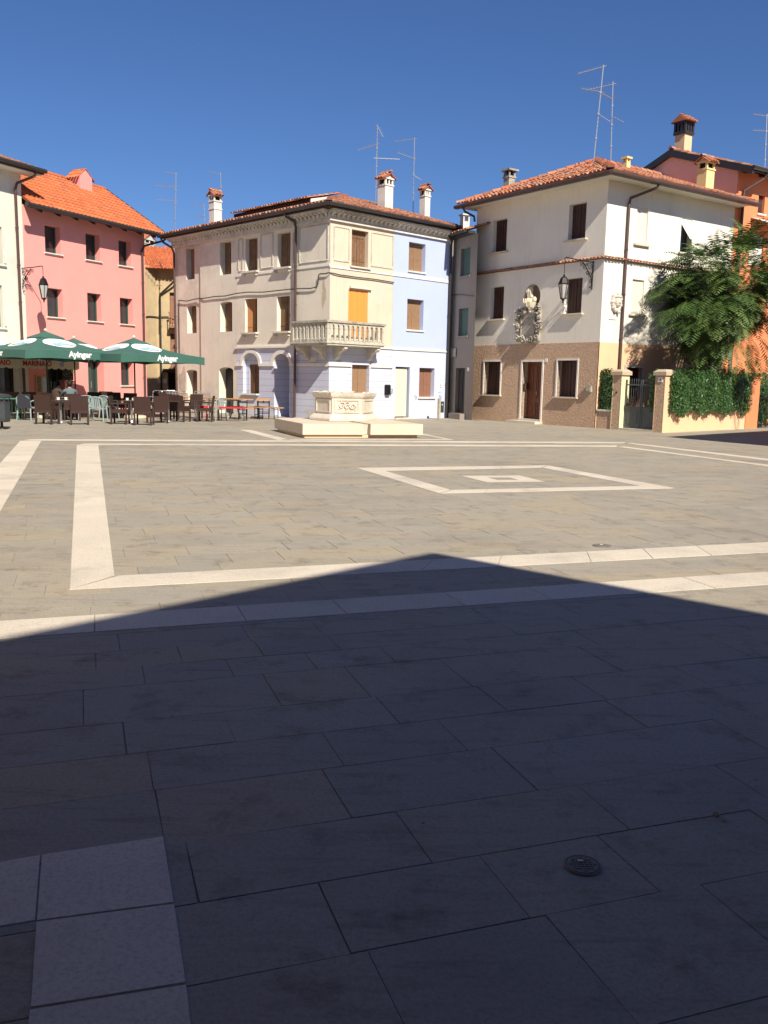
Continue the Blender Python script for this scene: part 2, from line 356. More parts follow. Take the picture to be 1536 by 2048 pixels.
# white stone bands, laid in pieces with open joints
def band(name, quads, step=.85, z=.004):
    m_ = MB(); r2 = random.Random(11)
    for A, B, Cc, D in quads:           # A->B one edge, D->C the other
        A, B, Cc, D = [V(p[0], p[1], 0) for p in (A, B, Cc, D)]
        ln = (B-A).length; s = 0
        while s < ln-.02:
            e = min(ln, s + step*r2.uniform(.7, 1.3)); g = .004
            f0, f1 = (s+g)/ln, (e-g)/ln
            top = [A.lerp(B, f0), A.lerp(B, f1), D.lerp(Cc, f1), D.lerp(Cc, f0)]
            top = [p + V(0, 0, z) for p in top]; bot = [p - V(0, 0, .012) for p in top]
            t_ = r2.random()
            m_.poly(top, t_); m_.prism(bot, top, t_, False)
            s = e
    return tagp(m_.build(name, M['band'], base=(0, 0, 0)), kind='structure')
X = .9456; Yv = .3253
def ext(p, d, k): return (p[0]+d[0]*k, p[1]+d[1]*k)
band('white_band_near_square', [((-2.28, 6.23), (7.96, 9.72), (7.80, 10.18), (-2.06, 6.71)), ((-2.10, 6.73), (-6.40, 19.61), (-6.83, 19.47), (-2.275, 6.24+.01))])
band('white_band_near_path', [((-9.0, 2.66), (9.0, 8.93), (8.87, 9.30), (-9.12, 3.04))])
band('white_band_left', [((-4.19, 9.40), (-8.0, 20.45), (-8.43, 20.31), (-4.62, 9.25))])
band('white_band_far', [((-8.43, 20.55), (6.45, 23.83), (6.63, 24.3), (-8.44, 20.95)), ((-6.83, 19.63), (5.88, 22.40), (6.03, 22.90), (-6.83, 19.93))], 1.2)
band('white_band_right', [((6.47, 23.80), (9.5, 15.75), (9.83, 15.95), (6.72, 24.0)), ((5.9, 22.37), (9.0, 13.9), (9.32, 14.0), (6.1, 22.5))], 1.2)
band('white_diamond', [((-.50, 15.58), (3.10, 16.83), (2.90, 16.34), (-.02, 15.24)), ((3.12, 16.80), (4.47, 13.45), (3.98, 13.66), (2.92, 16.32)),
                       ((4.43, 13.43), (.78, 12.23), (.97, 12.64), (3.96, 13.64)), ((.76, 12.25), (-.49, 15.56), (-.01, 15.20), (.95, 12.68))], .7)
m_ = MB()
ci = [V(1.27, 14.61, .004), V(2.29, 14.85, .004), V(2.56, 13.96, .004), V(1.61, 13.69, .004)]
cc = sum(ci, V(0, 0, 0))/4; ii = [cc + (p-cc)*.36 for p in ci]
for k in range(4): m_.poly([ci[k], ci[(k+1) % 4], ii[(k+1) % 4], ii[k]], .3+.15*k)
tagp(m_.build('white_centre_stone', M['band'], base=(0, 0, 0)), kind='structure')
# the white slabs in the near left corner, in the shade
m_ = MB()
def slabq(pts, t): 
    top = [V(x, y, .004) for x, y in pts]; m_.poly(top, t); m_.prism([p - V(0, 0, .014) for p in top], top, t, False)
def fq(*px): return [tuple(G(*p)[:2]) for p in px]
slabq(fq((84, 1711), (326, 1675), (347, 1806), (74, 1842)), .3)
slabq(fq((73, 1846), (348, 1810), (371, 1966), (62, 2016)), .7)
slabq(fq((60, 2022), (372, 1972), (392, 2140), (42, 2190)), .1)
slabq(fq((-150, 1752), (80, 1712), (70, 1842), (-180, 1884)), .5)
tagp(m_.build('white_shade_slabs', M['band'], base=(0, 0, 0)), kind='structure')
# pit border and band round the well
band('white_border_well', [((-4.40, 26.45), (-2.75, 22.38), (-2.45, 22.55), (-4.02, 26.42)), ((-2.72, 22.36), (1.83, 23.78), (1.72, 24.0), (-2.60, 22.60)), ((1.85, 23.80), (.95, 26.9), (.72, 26.8), (1.62, 23.98))], 1.4)

def manhole(name, c, r, label, group):
    t = thing(name, label, 'manhole cover', c, group)
    a = MB(); a.lathe(c, [(r, .001), (r, .007), (r*.93, .009), (r*.9, .006)], 28); a.build('rim', M['cover'], t)
    a = MB(); a.lathe(c, [(r*.86, .003), (r*.86, .0085)], 28)
    for k in range(-3, 4):
        for l in range(-3, 4):
            if k*k+l*l < 10: a.b(c[0]+k*r*.22, c[1]+l*r*.22, .0083, r*.12, r*.12, .003)
    a.build('lid', M['cover'], t)
    a = MB(); a.b(c[0]-.005, c[1]+.012, .0122, r*.3, r*.12, .003); a.build('tag', M['plaque'], t)
manhole('manhole_cover', G(1165, 1733), .06, 'small round metal cover in the dark shaded paving', None)
manhole('manhole_cover', G(1204, 1092), .09, 'small round metal cover in the sunny paving by the white band', None)
lf = MB(); c = G(1436, 1636)
for k in range(4):
    a = k*1.3; q = c + V(.012*k-.012, .008*math.sin(a*3), .004); lf.poly([q, q+V(.022*math.cos(a), .022*math.sin(a), .012), q+V(.03*math.cos(a+.5), .03*math.sin(a+.5), .005), q+V(.016*math.cos(a+1), .016*math.sin(a+1), .001)])
tagp(lf.build('dry_leaf', mat('dry_leaf', (.35, .25, .16), .8)), 'crumpled dry leaf lying in a joint of the shaded paving', 'leaf')

# ------------------------------------------------------------------ building helpers
def tiles(m_, A, e, s, lim, vmax, rnd, tw=.2, tl=.34, r=.082, jit=1.0, lift=.02, modern=False):
    """rows of barrel tiles: A eave start, e along the eave, s up the slope, lim(v)->(umin,umax)"""
    e = Vector(e).normalized(); s = Vector(s).normalized(); n = e.cross(s)
    if n.z < 0: n = -n
    v = -.06; row = 0
    while v < vmax:
        u0, u1 = lim(max(v, 0)+tl*.4)
        k0 = math.ceil((u0+.04)/tw); k1 = int((u1-.04)/tw)
        for k in range(k0, k1+1):
            u = k*tw + rnd.uniform(-.012, .012)*jit
            v0 = v + rnd.uniform(-.025, .025)*jit; v1 = min(v0+tl*1.18, vmax+.05)
            tint = rnd.random() if not modern else rnd.random()
            z0 = lift+rnd.uniform(0, .012)*jit; sk = rnd.uniform(-.012, .012)*jit
            A0 = [A + e*(u + r*math.cos(PI*q/4)) + s*v0 + n*(z0 + r*.8*math.sin(PI*q/4)) for q in range(5)]
            A1 = [A + e*(u + sk + r*.82*math.cos(PI*q/4)) + s*v1 + n*(.004 + r*.66*math.sin(PI*q/4)) for q in range(5)]
            for q in range(4): m_.poly([A0[q], A0[q+1], A1[q+1], A1[q]], tint)
            m_.poly([A0[0], A0[4], A0[3], A0[2], A0[1]], max(0, tint-.3))
        v += tl; row += 1
def ridge_tiles(m_, a, b, rnd, r=.11, step=.38):
    a, b = Vector(a), Vector(b); L_ = (b-a).length; d = (b-a)/L_; sd_ = d.cross(V(0, 0, 1)).normalized(); up = sd_.cross(d)
    k = 0
    while k*step < L_:
        p = a + d*k*step; q = a + d*min(L_, k*step+step*1.12); t_ = rnd.random()
        R0 = [p + sd_*r*math.cos(PI*i/6) + up*(r*math.sin(PI*i/6)+.03) for i in range(7)]
        R1 = [q + sd_*r*.85*math.cos(PI*i/6) + up*(r*.85*math.sin(PI*i/6)+.01) for i in range(7)]
        for i in range(6): m_.poly([R0[i], R0[i+1], R1[i+1], R1[i]], t_)
        m_.poly(list(reversed(R0)), t_*.5); k += 1
def rect(u0, u1, z0, z1): return [(u0, z0), (u1, z0), (u1, z1), (u0, z1)]
def archp(u0, u1, z0, zs, rise, n=8):
    c = (u0+u1)/2; h = (u1-u0)/2
    return [(u0, z0), (u1, z0)] + [(c + h*math.cos(PI*k/n), zs + rise*math.sin(PI*k/n)) for k in range(0, n+1)]
def shutter(fr, u0, u1, z0, z1, d, m_=None, style='boards', leaves=2, gap=.02):
    """closed shutters filling an opening, at depth d"""
    m_ = m_ or MB(); W_ = (u1-u0)/leaves
    for k in range(leaves):
        a, b = u0+W_*k+gap*.5, u0+W_*(k+1)-gap*.5
        m_.box(fr, a, b, d, d+.04, z0+.01, z1-.01, .5)
        if style == 'boards':
            nb = max(2, int((b-a)/.13)); w_ = (b-a)/nb
            for q in range(nb): m_.box(fr, a+q*w_+.006, a+(q+1)*w_-.006, d-.012, d, z0+.02, z1-.02, .4+.2*(q % 2))
            for zz in (z0+(z1-z0)*.17, z0+(z1-z0)*.8): m_.box(fr, a+.02, b-.02, d-.028, d-.012, zz, zz+.035, .2)
        elif style == 'panels':
            hb = (z1-z0)
            for (q0, q1) in ((.04, .44), (.52, .92)):
                m_.box(fr, a+.012, b-.012, d-.014, d, z0+hb*q0-.035, z0+hb*q0, .5)
                m_.box(fr, a+.012, b-.012, d-.014, d, z0+hb*q1, z0+hb*q1+.035, .5)
                m_.box(fr, a+.012, a+.045, d-.0145, d, z0+hb*q0, z0+hb*q1, .5)
                m_.box(fr, b-.045, b-.012, d-.0145, d, z0+hb*q0, z0+hb*q1, .5)
                nl = 14
                for l in range(nl):
                    zz = z0+hb*(q0+(q1-q0)*(l+.15)/nl); m_.box(fr, a+.046, b-.046, d-.008, d, zz, zz+hb*(q1-q0)/nl*.55, .5)
    return m_
def window(house, fr, u0, u1, z0, z1, depth=.2, mt='wood', style='boards', leaves=2, sillm='sill', sill=.1, sw=.12, sh=.06, frame=None, arch=0):
    o = shutter(fr, u0, u1, z0, z1, depth, style=style, leaves=leaves).build('window', M[mt], house)
    if arch:
        pass
    if sill:
        s = MB(); s.box(fr, u0-sw, u1+sw, -sill, depth, z0-sh, z0+.002); s.build('sill', M[sillm], o)
    if frame:
        f = MB(); k = .1
        f.box(fr, u0-k, u0, -.02, .05, z0, z1+k); f.box(fr, u1, u1+k, -.02, .05, z0, z1+k); f.box(fr, u0, u1, -.021, .05, z1, z1+k)
        f.build('frame', M[frame], o)
    return o
def glazed(house, fr, u0, u1, z0, z1, depth=.28, sillm='trim', cross=False):
    g = MB(); g.box(fr, u0, u1, depth+.03, depth+.05, z0, z1); o = g.build('window', M['glass'], house)
    f = MB(); w_ = .055
    f.box(fr, u0, u0+w_, depth-.02, depth+.03, z0, z1); f.box(fr, u1-w_, u1, depth-.02, depth+.03, z0, z1)
    f.box(fr, u0+w_, u1-w_, depth-.021, depth+.03, z0, z0+w_); f.box(fr, u0+w_, u1-w_, depth-.021, depth+.03, z1-w_, z1)
    if cross: f.box(fr, (u0+u1)/2-.04, (u0+u1)/2+.04, depth-.022, depth+.03, z0+w_, z1-w_)
    f.build('frame', M['green_frame'], o)
    if sillm:
        s = MB(); s.box(fr, u0-.07, u1+.07, -.06, depth, z0-.06, z0-.001); s.box(fr, u0-.08, u1+.08, -.085, -.061, z0-.035, z0+.004); s.build('sill', M[sillm], o)
    return o
def pipe(house, pts, m='gutter', r=.05, name='downpipe'):
    p = MB(); p.tube(pts, r, 8)
    for k in range(len(pts)-1):
        a, b = Vector(pts[k]), Vector(pts[k+1])
        if (b-a).length > 1.5:
            n_ = int((b-a).length/1.6)
            for q in range(1, n_+1):
                c = a.lerp(b, q/(n_+1)); dd = (b-a).normalized()*.02
                p.tube([c-dd, c+dd], r*1.35, 8)
    return p.build(name, M[m], house)
def chimney_mb(fr, u, d, w_, z0, z1, cap=True, slope=.5, dw=None):
    """returns MB with slots 0 wall, 1 tiles, 2 dark, gable across u"""
    dw = dw or w_; m_ = MB(); h = w_/2; g = dw/2; zt = z1 - w_*.55
    m_.box(fr, u-h, u+h, d-g, d+g, z0, zt-.32)
    m_.box(fr, u-h-.03, u+h+.03, d-g-.03, d+g+.03, zt-.32, zt-.26)
    m_.mi = 2; m_.box(fr, u-h+.06, u+h-.06, d-g+.06, d+g-.06, zt-.26, zt-.06); m_.mi = 0
    for a in (-1, 1):
        for b in (-1, 1): m_.box(fr, u+a*(h-.04)-.04, u+a*(h-.04)+.04, d+b*(g-.04)-.04, d+b*(g-.04)+.04, zt-.26, zt-.06)
    m_.box(fr, u-.03, u+.03, d-g, d-g+.05, zt-.26, zt-.06)
    m_.box(fr, u-h-.04, u+h+.04, d-g-.04, d+g+.04, zt-.06, zt)
    k = .06; zr = zt + h*.75
    for dd in (d-g+.005, d+g-.005): m_.poly([fr.p(u-h, dd, zt), fr.p(u+h, dd, zt), fr.p(u, dd, zr)])
    m_.mi = 1; rr_ = random.Random(int(u*100+d*10))
    sl = math.sqrt((h+.1)**2+(h*.85)**2)
    for sg in (-1, 1):
        A = fr.p(u+sg*(h+.12), d-g-.1, zt-.03); B = fr.p(u, d-g-.1, zr+.03); s_ = (B-A).normalized()
        A2 = fr.p(u+sg*(h+.12), d+g+.1, zt-.03); B2 = fr.p(u, d+g+.1, zr+.03)
        nn = V(0, 0, -.03); m_.prism([A+nn, A2+nn, B2+nn, B+nn], [A, A2, B2, B], .3)
        tiles(m_, A, fr.n, s_, lambda v: (.03, 2*g+.17), (B-A).length, rr_, tw=.16, tl=.3, r=.07)
    ridge_tiles(m_, fr.p(u, d-g-.12, zr+.03), fr.p(u, d+g+.12, zr+.03), rr_, .08, .25)
    return m_
def slab(m_, P, th, tint=.5):
    top = [Vector(p) for p in P]; m_.prism([p - V(0, 0, th) for p in top], top, tint)

# frames of the facades (all fitted to the photograph's vanishing points)
WL = Fr(G(940, 838), (.57528, -.81795), (.81795, .57528))              # white house, left facade, u 0..6.94
WCo = WL.p(6.94, 0, 0)
WR = Fr(WCo, (.81795, .57528), (-.57528, .81795))                      # its right facade, u 0..7.4
MCo = G(657, 841)
ML = Fr(MCo, (-.69742, .71666), (.71666, .69742))                      # corner house, left facade, u grows to the left
MR = Fr(MCo, (.72367, .69014), (-.69014, .72367))                      # corner and blue house, right facade
PK = Fr(G(58, 823.6), (.44428, .89589), (-.89589, .44428))             # pink house
AL = Fr((2.75, 38.30), (.3811, -.9245), (.9245, .3811))                # grey house in the alley
OR = Fr(WR.p(7.45, 0, 0), (.81795, .57528), (-.57528, .81795))         # orange house front
OG = Fr(WR.p(7.45, 0, 0), (-.57528, .81795), (.81795, .57528))         # its gable, u grows away from the square

# ================================================================== WHITE HOUSE
H = thing('white_house', 'three-storey white house with rough brown ground floor and tiled hip roof', 'house', WL.p(3.4, 3.5, 0))
ops = [rect(1.02, 1.85, 6.73, 8.0), rect(5.15, 5.99, 6.75, 8.02), rect(1.02, 1.82, 4.1, 5.38), rect(5.13, 5.98, 4.12, 5.39)]
niche = [(3.43+.44*math.cos(2*PI*k/20), 4.86+.48*math.sin(2*PI*k/20)) for k in range(20)]
mb = MB(); mb.holed(WL, rect(0, 6.94, 3.06, 8.75), ops+[niche], 0, reveal=[.22, .22, .22, .22, .28])
mb.holed(WR, rect(0, 7.42, 3.06, 8.75), [rect(1.6, 2.22, 6.62, 7.92), rect(4.15, 4.8, 6.57, 7.83), rect(1.57, 2.23, 4.13, 5.37)], 0, reveal=[.1, .22, .1])
mb.box(WL, 0, 6.92, 7.4, 7.45, 0, 8.7); mb.box(WL, -.0, .02, .02, 7.4, 0, 8.72)
mb.build('wall', M['white_wall'], H)
mb = MB(); mb.holed(WL, rect(0, 6.94, 0, 3.06), [rect(.85, 1.83, 1.06, 2.4), rect(3.1, 4.18, .16, 2.38), rect(4.99, 5.97, 1.08, 2.42)], -.035, reveal=[.25, .35, .25])
mb.box(WL, 0, 6.94, -.035, -.001, 3.06, 3.063)
mb.build('ground_floor_wall', M['rough'], H)
mb = MB(); mb.holed(WR, rect(-.0, 7.42, 0, 3.06), [rect(1.5, 2.4, 0, 2.2)], -.004, reveal=[.2]); mb.build('side_ground_floor_wall', M['peach'], H)
mb = MB(); mb.poly([WL.p(3.43+.46*math.cos(2*PI*k/20), .275, 4.86+.5*math.sin(2*PI*k/20)) for k in range(20)]); mb.build('niche_back', M['niche'], H)
for (a, b, c, d) in ((1.02, 1.85, 6.73, 8.0), (5.15, 5.99, 6.75, 8.02), (1.02, 1.82, 4.1, 5.38), (5.13, 5.98, 4.12, 5.39)):
    window(H, WL, a, b, c, d, .2, 'wood_dark', 'boards', 2, 'sill', .12, .12, .06)
for (a, b, c, d) in ((.85, 1.83, 1.06, 2.4), (4.99, 5.97, 1.08, 2.42)):
    o = shutter(WL, a, b, c, d, .2).build('window', M['wood_dark'], H)
    f = MB(); k = .07
    f.box(WL, a-k, a, -.06, .1, c, d+k); f.box(WL, b, b+k, -.06, .1, c, d+k); f.box(WL, a, b, -.061, .1, d, d+k); f.build('frame', M['trim'], o)
    s = MB(); s.box(WL, a-.12, b+.12, -.13, .2, c-.055, c); s.build('sill', M['sill'], o)
mb = MB(); k = .08
mb.box(WL, 3.02, 3.1, -.06, .1, .17, 2.46); mb.box(WL, 4.18, 4.26, -.06, .1, .17, 2.46); mb.box(WL, 3.1, 4.18, -.061, .1, 2.38, 2.46)
dfr = MB(); dfr.box(WL, 3.1, 4.18, .27, .31, .17, 2.38)
for a in (3.14, 3.66):
    for (z0, z1) in ((.3, .8), (.95, 2.25)):
        dfr.box(WL, a, a+.48, .25, .27, z0, z0+.05); dfr.box(WL, a, a+.48, .25, .27, z1-.05, z1)
        dfr.box(WL, a, a+.05, .249, .27, z0, z1); dfr.box(WL, a+.43, a+.48, .249, .27, z0, z1); dfr.box(WL, a+.2, a+.28, .255, .27, z0+.1, z1-.1)
door = dfr.build('door', M['door_wood'], H); mb.build('frame', M['trim'], door)
h_ = MB(); h_.tube([WL.p(3.7, .24, 1.1), WL.p(3.7, .19, 1.1), WL.p(3.7, .19, 1.25)], .012, 6); h_.build('handle', M['galv'], door)
l_ = MB(); l_.box(WL, 3.14, 3.2, .02, .24, 1.3, 1.55); l_.build('letterbox', M['wood_dark'], door)
mb = MB(); mb.box(WL, 2.7, 4.32, -.45, -.036, 0, .1); mb.box(WL, 3.0, 4.28, -.12, .26, .1, .17); mb.build('doorstep', M['stone'], H)
mb = MB(); mb.box(WL, 6.5, 6.74, -.12, -.036, 1.28, 1.52); mb.box(WL, 6.54, 6.7, -.13, -.12, 1.32, 1.5, .2); mb.build('meter_box', M['greystone'], H)
mb = MB(); mb.box(WL, 4.3, 4.44, -.05, -.036, 2.36, 2.5); o = mb.build('house_number', M['plaque'], H)
# right facade windows
for (a, b, c, d) in ((1.6, 2.22, 6.62, 7.92), (1.57, 2.23, 4.13, 5.37)):
    mb = MB(); mb.box(WR, a, b, .08, .1, c, d)
    for k in range(22): mb.box(WR, a, b, .068, .08, c+(d-c)*k/22+.004, c+(d-c)*(k+.8)/22)
    o = mb.build('window', M['white_wall'], H); s = MB(); s.box(WR, a-.12, b+.12, -.1, .08, c-.06, c); s.build('sill', M['sill'], o)
mb = MB(); mb.box(WR, 4.15, 4.8, .2, .23, 6.57, 7.83); o = mb.build('window', M['glass'], H)
s = MB(); s.box(WR, 4.03, 4.92, -.1, .2, 6.51, 6.57); s.build('sill', M['sill'], o)
s = MB()
P0 = [WR.p(4.15, .02, 7.62), WR.p(4.8, .02, 7.62), WR.p(4.8, -.42, 7.0), WR.p(4.15, -.42, 7.0)]
s.prism(P0, [p+V(0, 0, .02) for p in P0]); s.box(WR, 4.17, 4.79, .02, .16, 7.62, 7.83); s.build('roller_blind', M['white_wall'], o)
mb = MB(); mb.box(WR, 1.5, 2.4, .16, .2, 0, 2.2); o = mb.build('side_door', M['wood_dark'], H)
s = MB(); s.box(WR, 1.4, 1.5, -.05, .1, 0, 2.3); s.box(WR, 2.4, 2.5, -.05, .1, 0, 2.3); s.box(WR, 1.5, 2.4, -.051, .1, 2.2, 2.3); s.build('frame', M['sill'], o)
# string course of tiles round both facades
mb = MB(); rr = random.Random(5)
for fr, L_ in ((WL, 7.05), (WR, 7.42)):
    A = fr.p(-.0 if fr is WL else -.1, -.10, 5.98); s_ = (fr.n*.10 + V(0, 0, .05)).normalized()
    mb.box(fr, -.0 if fr is WL else -.1, L_, -.07, -.0, 5.945, 5.975, .0)
    tiles(mb, A, fr.d, s_, lambda v: (0, L_+.1), .09, rr, tw=.17, tl=.15, r=.062, jit=.5)
mb.build('tile_string_course', M['tile'], H)
# relief head and plaque by the corner on the right facade
mb = MB(); c = WR.p(.72, -.04, 4.5); rr = random.Random(4)
mb.lathe(c+V(0, 0, 0), [(.01, -.0), (.02, .01)], 4)
for k in range(18):
    a = 2*PI*k/18; p = WR.p(.72+.2*math.cos(a), -.05, 4.5+.3*math.sin(a)); mb.ball(p, .075+.02*(k % 2), n=7, m=5)
mb.ball(WR.p(.73, -.08, 4.5), .15, (1, .8, 1.3)); mb.ball(WR.p(.73, -.2, 4.48), .04, n=6, m=4); mb.ball(WR.p(.73, -.12, 4.68), .13, (1.1, .7, .6), n=8, m=5)
mb.ball(WR.p(.62, -.12, 4.2), .07, n=6, m=4); mb.ball(WR.p(.8, -.1, 4.15), .08, n=6, m=4); mb.build('relief_head', M['oldtrim'], H)
mb = MB(); mb.box(WR, .39, .78, -.03, -.001, 3.88, 4.1); mb.build('wall_plaque', M['plaque'], H)
# roof: eaves, gutters, hip
ov = .75; zE = 8.72
eL0 = WL.p(-.4, -ov, zE); eC = WL.p(6.94+ov, -ov, zE); eR1 = WR.p(7.75, -ov, zE)
mb = MB()
mb.prism([WL.p(-.4, -ov+.06, 8.6), WL.p(6.94+ov-.06, -ov+.06, 8.6), WL.p(6.94+ov-.06, 7.6, 8.6), WL.p(-.4, 7.6, 8.6)],
         [WL.p(-.4, -ov+.06, 8.68), WL.p(6.94+ov-.06, -ov+.06, 8.68), WL.p(6.94+ov-.06, 7.6, 8.68), WL.p(-.4, 7.6, 8.68)])
mb.build('soffit', M['soffit'], H)
wa, wb, rise = 4.45, 4.1, 1.66
apex = eC - WL.d*wa + WL.n*wb + V(0, 0, rise)
ridgeN = apex + WL.n*4.4
lend = WL.p(-.4, -ov, zE)
roof = MB(); rr = random.Random(8)
eCt = eC; backR = WL.p(6.94+ov, 7.75, zE); backL = WL.p(-.4, 7.75, zE); rEnd = apex + WL.n*(7.75+ov-wb-.4)
rEnd.z = apex.z
roof.poly([lend, eCt, apex], .2); roof.poly([eCt, backR, rEnd, apex], .2); roof.poly([lend, apex, rEnd, backL], .2); roof.poly([backR, backL, rEnd], .2)
Ll = (eCt-lend).length; pa = (apex-lend).dot(WL.d); vl = math.hypot(wb, rise)
tiles(roof, lend, WL.d, WL.n*wb+V(0, 0, rise), lambda v: (pa*v/vl, Ll-(Ll-pa)*v/vl), vl, rr, jit=1.5)
LR = 7.75+ov; vr = math.hypot(wa, rise); rl = (rEnd-apex).length
tiles(roof, eCt, WL.n, -WL.d*wa+V(0, 0, rise), lambda v: (wb*v/vr, LR-(LR-wb-rl)*v/vr), vr, rr, jit=1.2)
ridge_tiles(roof, eCt+V(0, 0, .03), apex+V(0, 0, .03), rr, .13); ridge_tiles(roof, apex+V(0, 0, .03), rEnd+V(0, 0, .03), rr, .13); ridge_tiles(roof, lend+V(0, 0, .02), apex+V(0, 0, .02), rr, .12)
roofo = roof.build('roof', M['tile_red'], H)
mb = MB()
mb.box(WL, -.43, 6.94+ov+.1, -ov-.1, -ov+.06, 8.55, 8.69); mb.box(WR, -ov+.07, 7.8, -ov-.1, -ov+.06, 8.551, 8.691)
mb.tube([WL.p(-.43, -ov-.1, 8.62), WL.p(6.94+ov+.1, -ov-.1, 8.62)], .062, 8); mb.tube([WR.p(-ov-.1, -ov-.1, 8.62), WR.p(7.8, -ov-.1, 8.62)], .062, 8)
mb.build('gutter', M['gutter'], H)
pipe(H, [WR.p(1.72, -ov-.05, 8.6), WR.p(1.7, -ov+.02, 8.45), WR.p(1.1, -.09, 8.12), WR.p(1.05, -.08, 7.9), WR.p(1.05, -.08, .1)])
pipe(H, [WL.p(.0, -ov, 8.55), WL.p(.0, -ov+.1, 8.42), WL.p(-.06, -.1, 8.3), WL.p(-.07, -.05, 8.1)], r=.045)
def chim(house_roof, px, py_base, Y, w_, h, mt='chim_white', tl='tile_red', fr=WORLD, dw=None, down=.8):
    p = at(px, py_base, Y); fr2 = Fr((p.x, p.y), fr.d, fr.n)
    return chimney_mb(fr2, 0, 0, w_, p.z-down, p.z+h, dw=dw).build('chimney', [M[mt], M[tl], M['black']], house_roof)
# chimneys: grey flat-capped one at the back left, thin yellow one, big yellow one with tile hood
mb = MB(); p = at(1018, 378, 38.5); f2 = Fr((p.x, p.y), WL.d, WL.n)
mb.box(f2, -.17, .17, -.17, .17, p.z-.8, p.z+.42); mb.box(f2, -.2, .2, -.2, .2, p.z+.42, p.z+.5)
for a in (-.14, .14):
    for b in (-.14, .14): mb.box(f2, a-.035, a+.035, b-.035, b+.035, p.z+.5, p.z+.7)
mb.box(f2, -.27, .27, -.27, .27, p.z+.7, p.z+.77); mb.mi = 1; mb.box(f2, -.1, .1, -.1, .1, p.z+.5, p.z+.7)
mb.build('chimney', [M['greystone'], M['black']], roofo)
mb = MB(); p = at(1252, 342, 36.5); f2 = Fr((p.x, p.y), WL.d, WL.n)
mb.box(f2, -.11, .11, -.11, .11, p.z-.8, p.z+.3)
for a in (-.08, .08):
    for b in (-.08, .08): mb.box(f2, a-.025, a+.025, b-.025, b+.025, p.z+.3, p.z+.45)
mb.box(f2, -.16, .16, -.16, .16, p.z+.45, p.z+.52); mb.box(f2, -.06, .06, -.06, .06, p.z+.3, p.z+.46)
mb.build('chimney', M['chim_yellow'], roofo)
fr3 = WR; mb = chimney_mb(Fr(WR.p(5.75, .25, 0), WR.n, -WR.d), 0, 0, .42, 8.2, 10.32, dw=.5); mb.build('chimney', [M['chim_yellow'], M['tile'], M['black']], roofo)

# ---- bust and carved coat of arms on the white house
R_ = random.Random(12)
T = thing('wall_memorial', 'carved stone memorial with a bust in a brown oval niche above the brown door', 'memorial', WL.p(3.4, -.1, 3.1))
mb = MB(); mb.box(WL, 2.82, 3.98, -.1, -.0, 3.16, 4.42); mb.box(WL, 3.05, 3.72, -.13, -.1, 3.4, 4.03)
mb.box(WL, 3.0, 3.05, -.16, -.1, 3.36, 4.08); mb.box(WL, 3.72, 3.77, -.16, -.1, 3.36, 4.08)
mb.build('panel', M['greystone'], T)
mb = MB()
def scroll(cu, cz, r, turns, sgn, d, th, a0=0):
    pts = []
    for k in range(int(turns*10)+1):
        a = a0+sgn*2*PI*k/10; rr_ = r*(1-.8*k/(turns*10)); pts.append(WL.p(cu+rr_*math.cos(a), d-.08*k/(turns*10), cz+rr_*math.sin(a)))
    mb.tube(pts, th, 6, th*.5)
for (cu, cz, r, sg) in ((2.95, 4.32, .17, 1), (3.9, 4.32, .17, -1), (2.82, 3.75, .14, 1), (3.97, 3.7, .17, -1), (2.88, 3.3, .15, -1), (3.92, 3.3, .15, 1), (3.2, 3.22, .15, 1), (3.62, 3.22, .15, -1), (3.18, 4.3, .16, -1), (3.68, 4.28, .16, 1), (2.78, 4.05, .09, 1), (4.02, 4.05, .09, -1), (3.4, 3.2, .08, 1)):
    scroll(cu, cz, r, 1.6, sg, -.14, .045, R_.random()*6)
for k in range(70):
    e = R_.random()
    if R_.random() < .5: u, z = 2.75+R_.random()*1.3, (R_.uniform(4.1, 4.5) if R_.random() < .5 else R_.uniform(3.1, 3.36))
    else: u, z = (R_.uniform(2.7, 3.0) if R_.random() < .5 else R_.uniform(3.78, 4.1)), R_.uniform(3.15, 4.5)
    a = R_.random()*6; L_ = R_.uniform(.06, .16)
    mb.tube([WL.p(u, -.1, z), WL.p(u+L_*.5*math.cos(a), -.2-.05*R_.random(), z+L_*.5*math.sin(a)), WL.p(u+L_*math.cos(a+.5), -.13, z+L_*math.sin(a+.5))], R_.uniform(.025, .05), 5, .012)
mb.build('carved_border', M['greystone'], T)
mb = MB(); mb.tube([WL.p(3.44, -.02, 4.2), WL.p(3.44, -.06, 4.36), WL.p(3.44, -.06, 4.46)], .06, 8, .12)
mb.tube([WL.p(3.44, -.08, 4.44), WL.p(3.44, -.08, 4.53), WL.p(3.43, -.08, 4.62)], .14, 12, .24)
q = WL.p(3.43, -.08, 4.70); mb.ball(q, .21, (.9, .8, .8), 14, 9)
mb.ball(WL.p(3.26, -.07, 4.72), .08, (1, 1, 1.35), 10, 7); mb.ball(WL.p(3.63, -.07, 4.74), .085, (1, 1, 1.3), 10, 7)
mb.tube([WL.p(3.42, -.09, 4.85), WL.p(3.4, -.11, 5.0)], .085, 10, .07)
for k in range(3): mb.tube([WL.p(3.22+.1*k, -.26, 4.78), WL.p(3.3+.07*k, -.3, 4.62), WL.p(3.4+.02*k, -.27, 4.48)], .022, 5)
mb.build('bust', M['bust'], T)
hd = MB(); hd.ball(WL.p(3.39, -.14, 5.06), .108, (.85, .95, 1.25), 14, 10); hd.ball(WL.p(3.37, -.245, 5.04), .02, (1, 1.2, 1.6), 6, 5)
hd.ball(WL.p(3.33, -.225, 5.075), .013, n=6, m=4); hd.ball(WL.p(3.41, -.235, 5.075), .013, n=6, m=4); hd.ball(WL.p(3.37, -.23, 4.99), .022, (1.4, .6, .5), 6, 4)
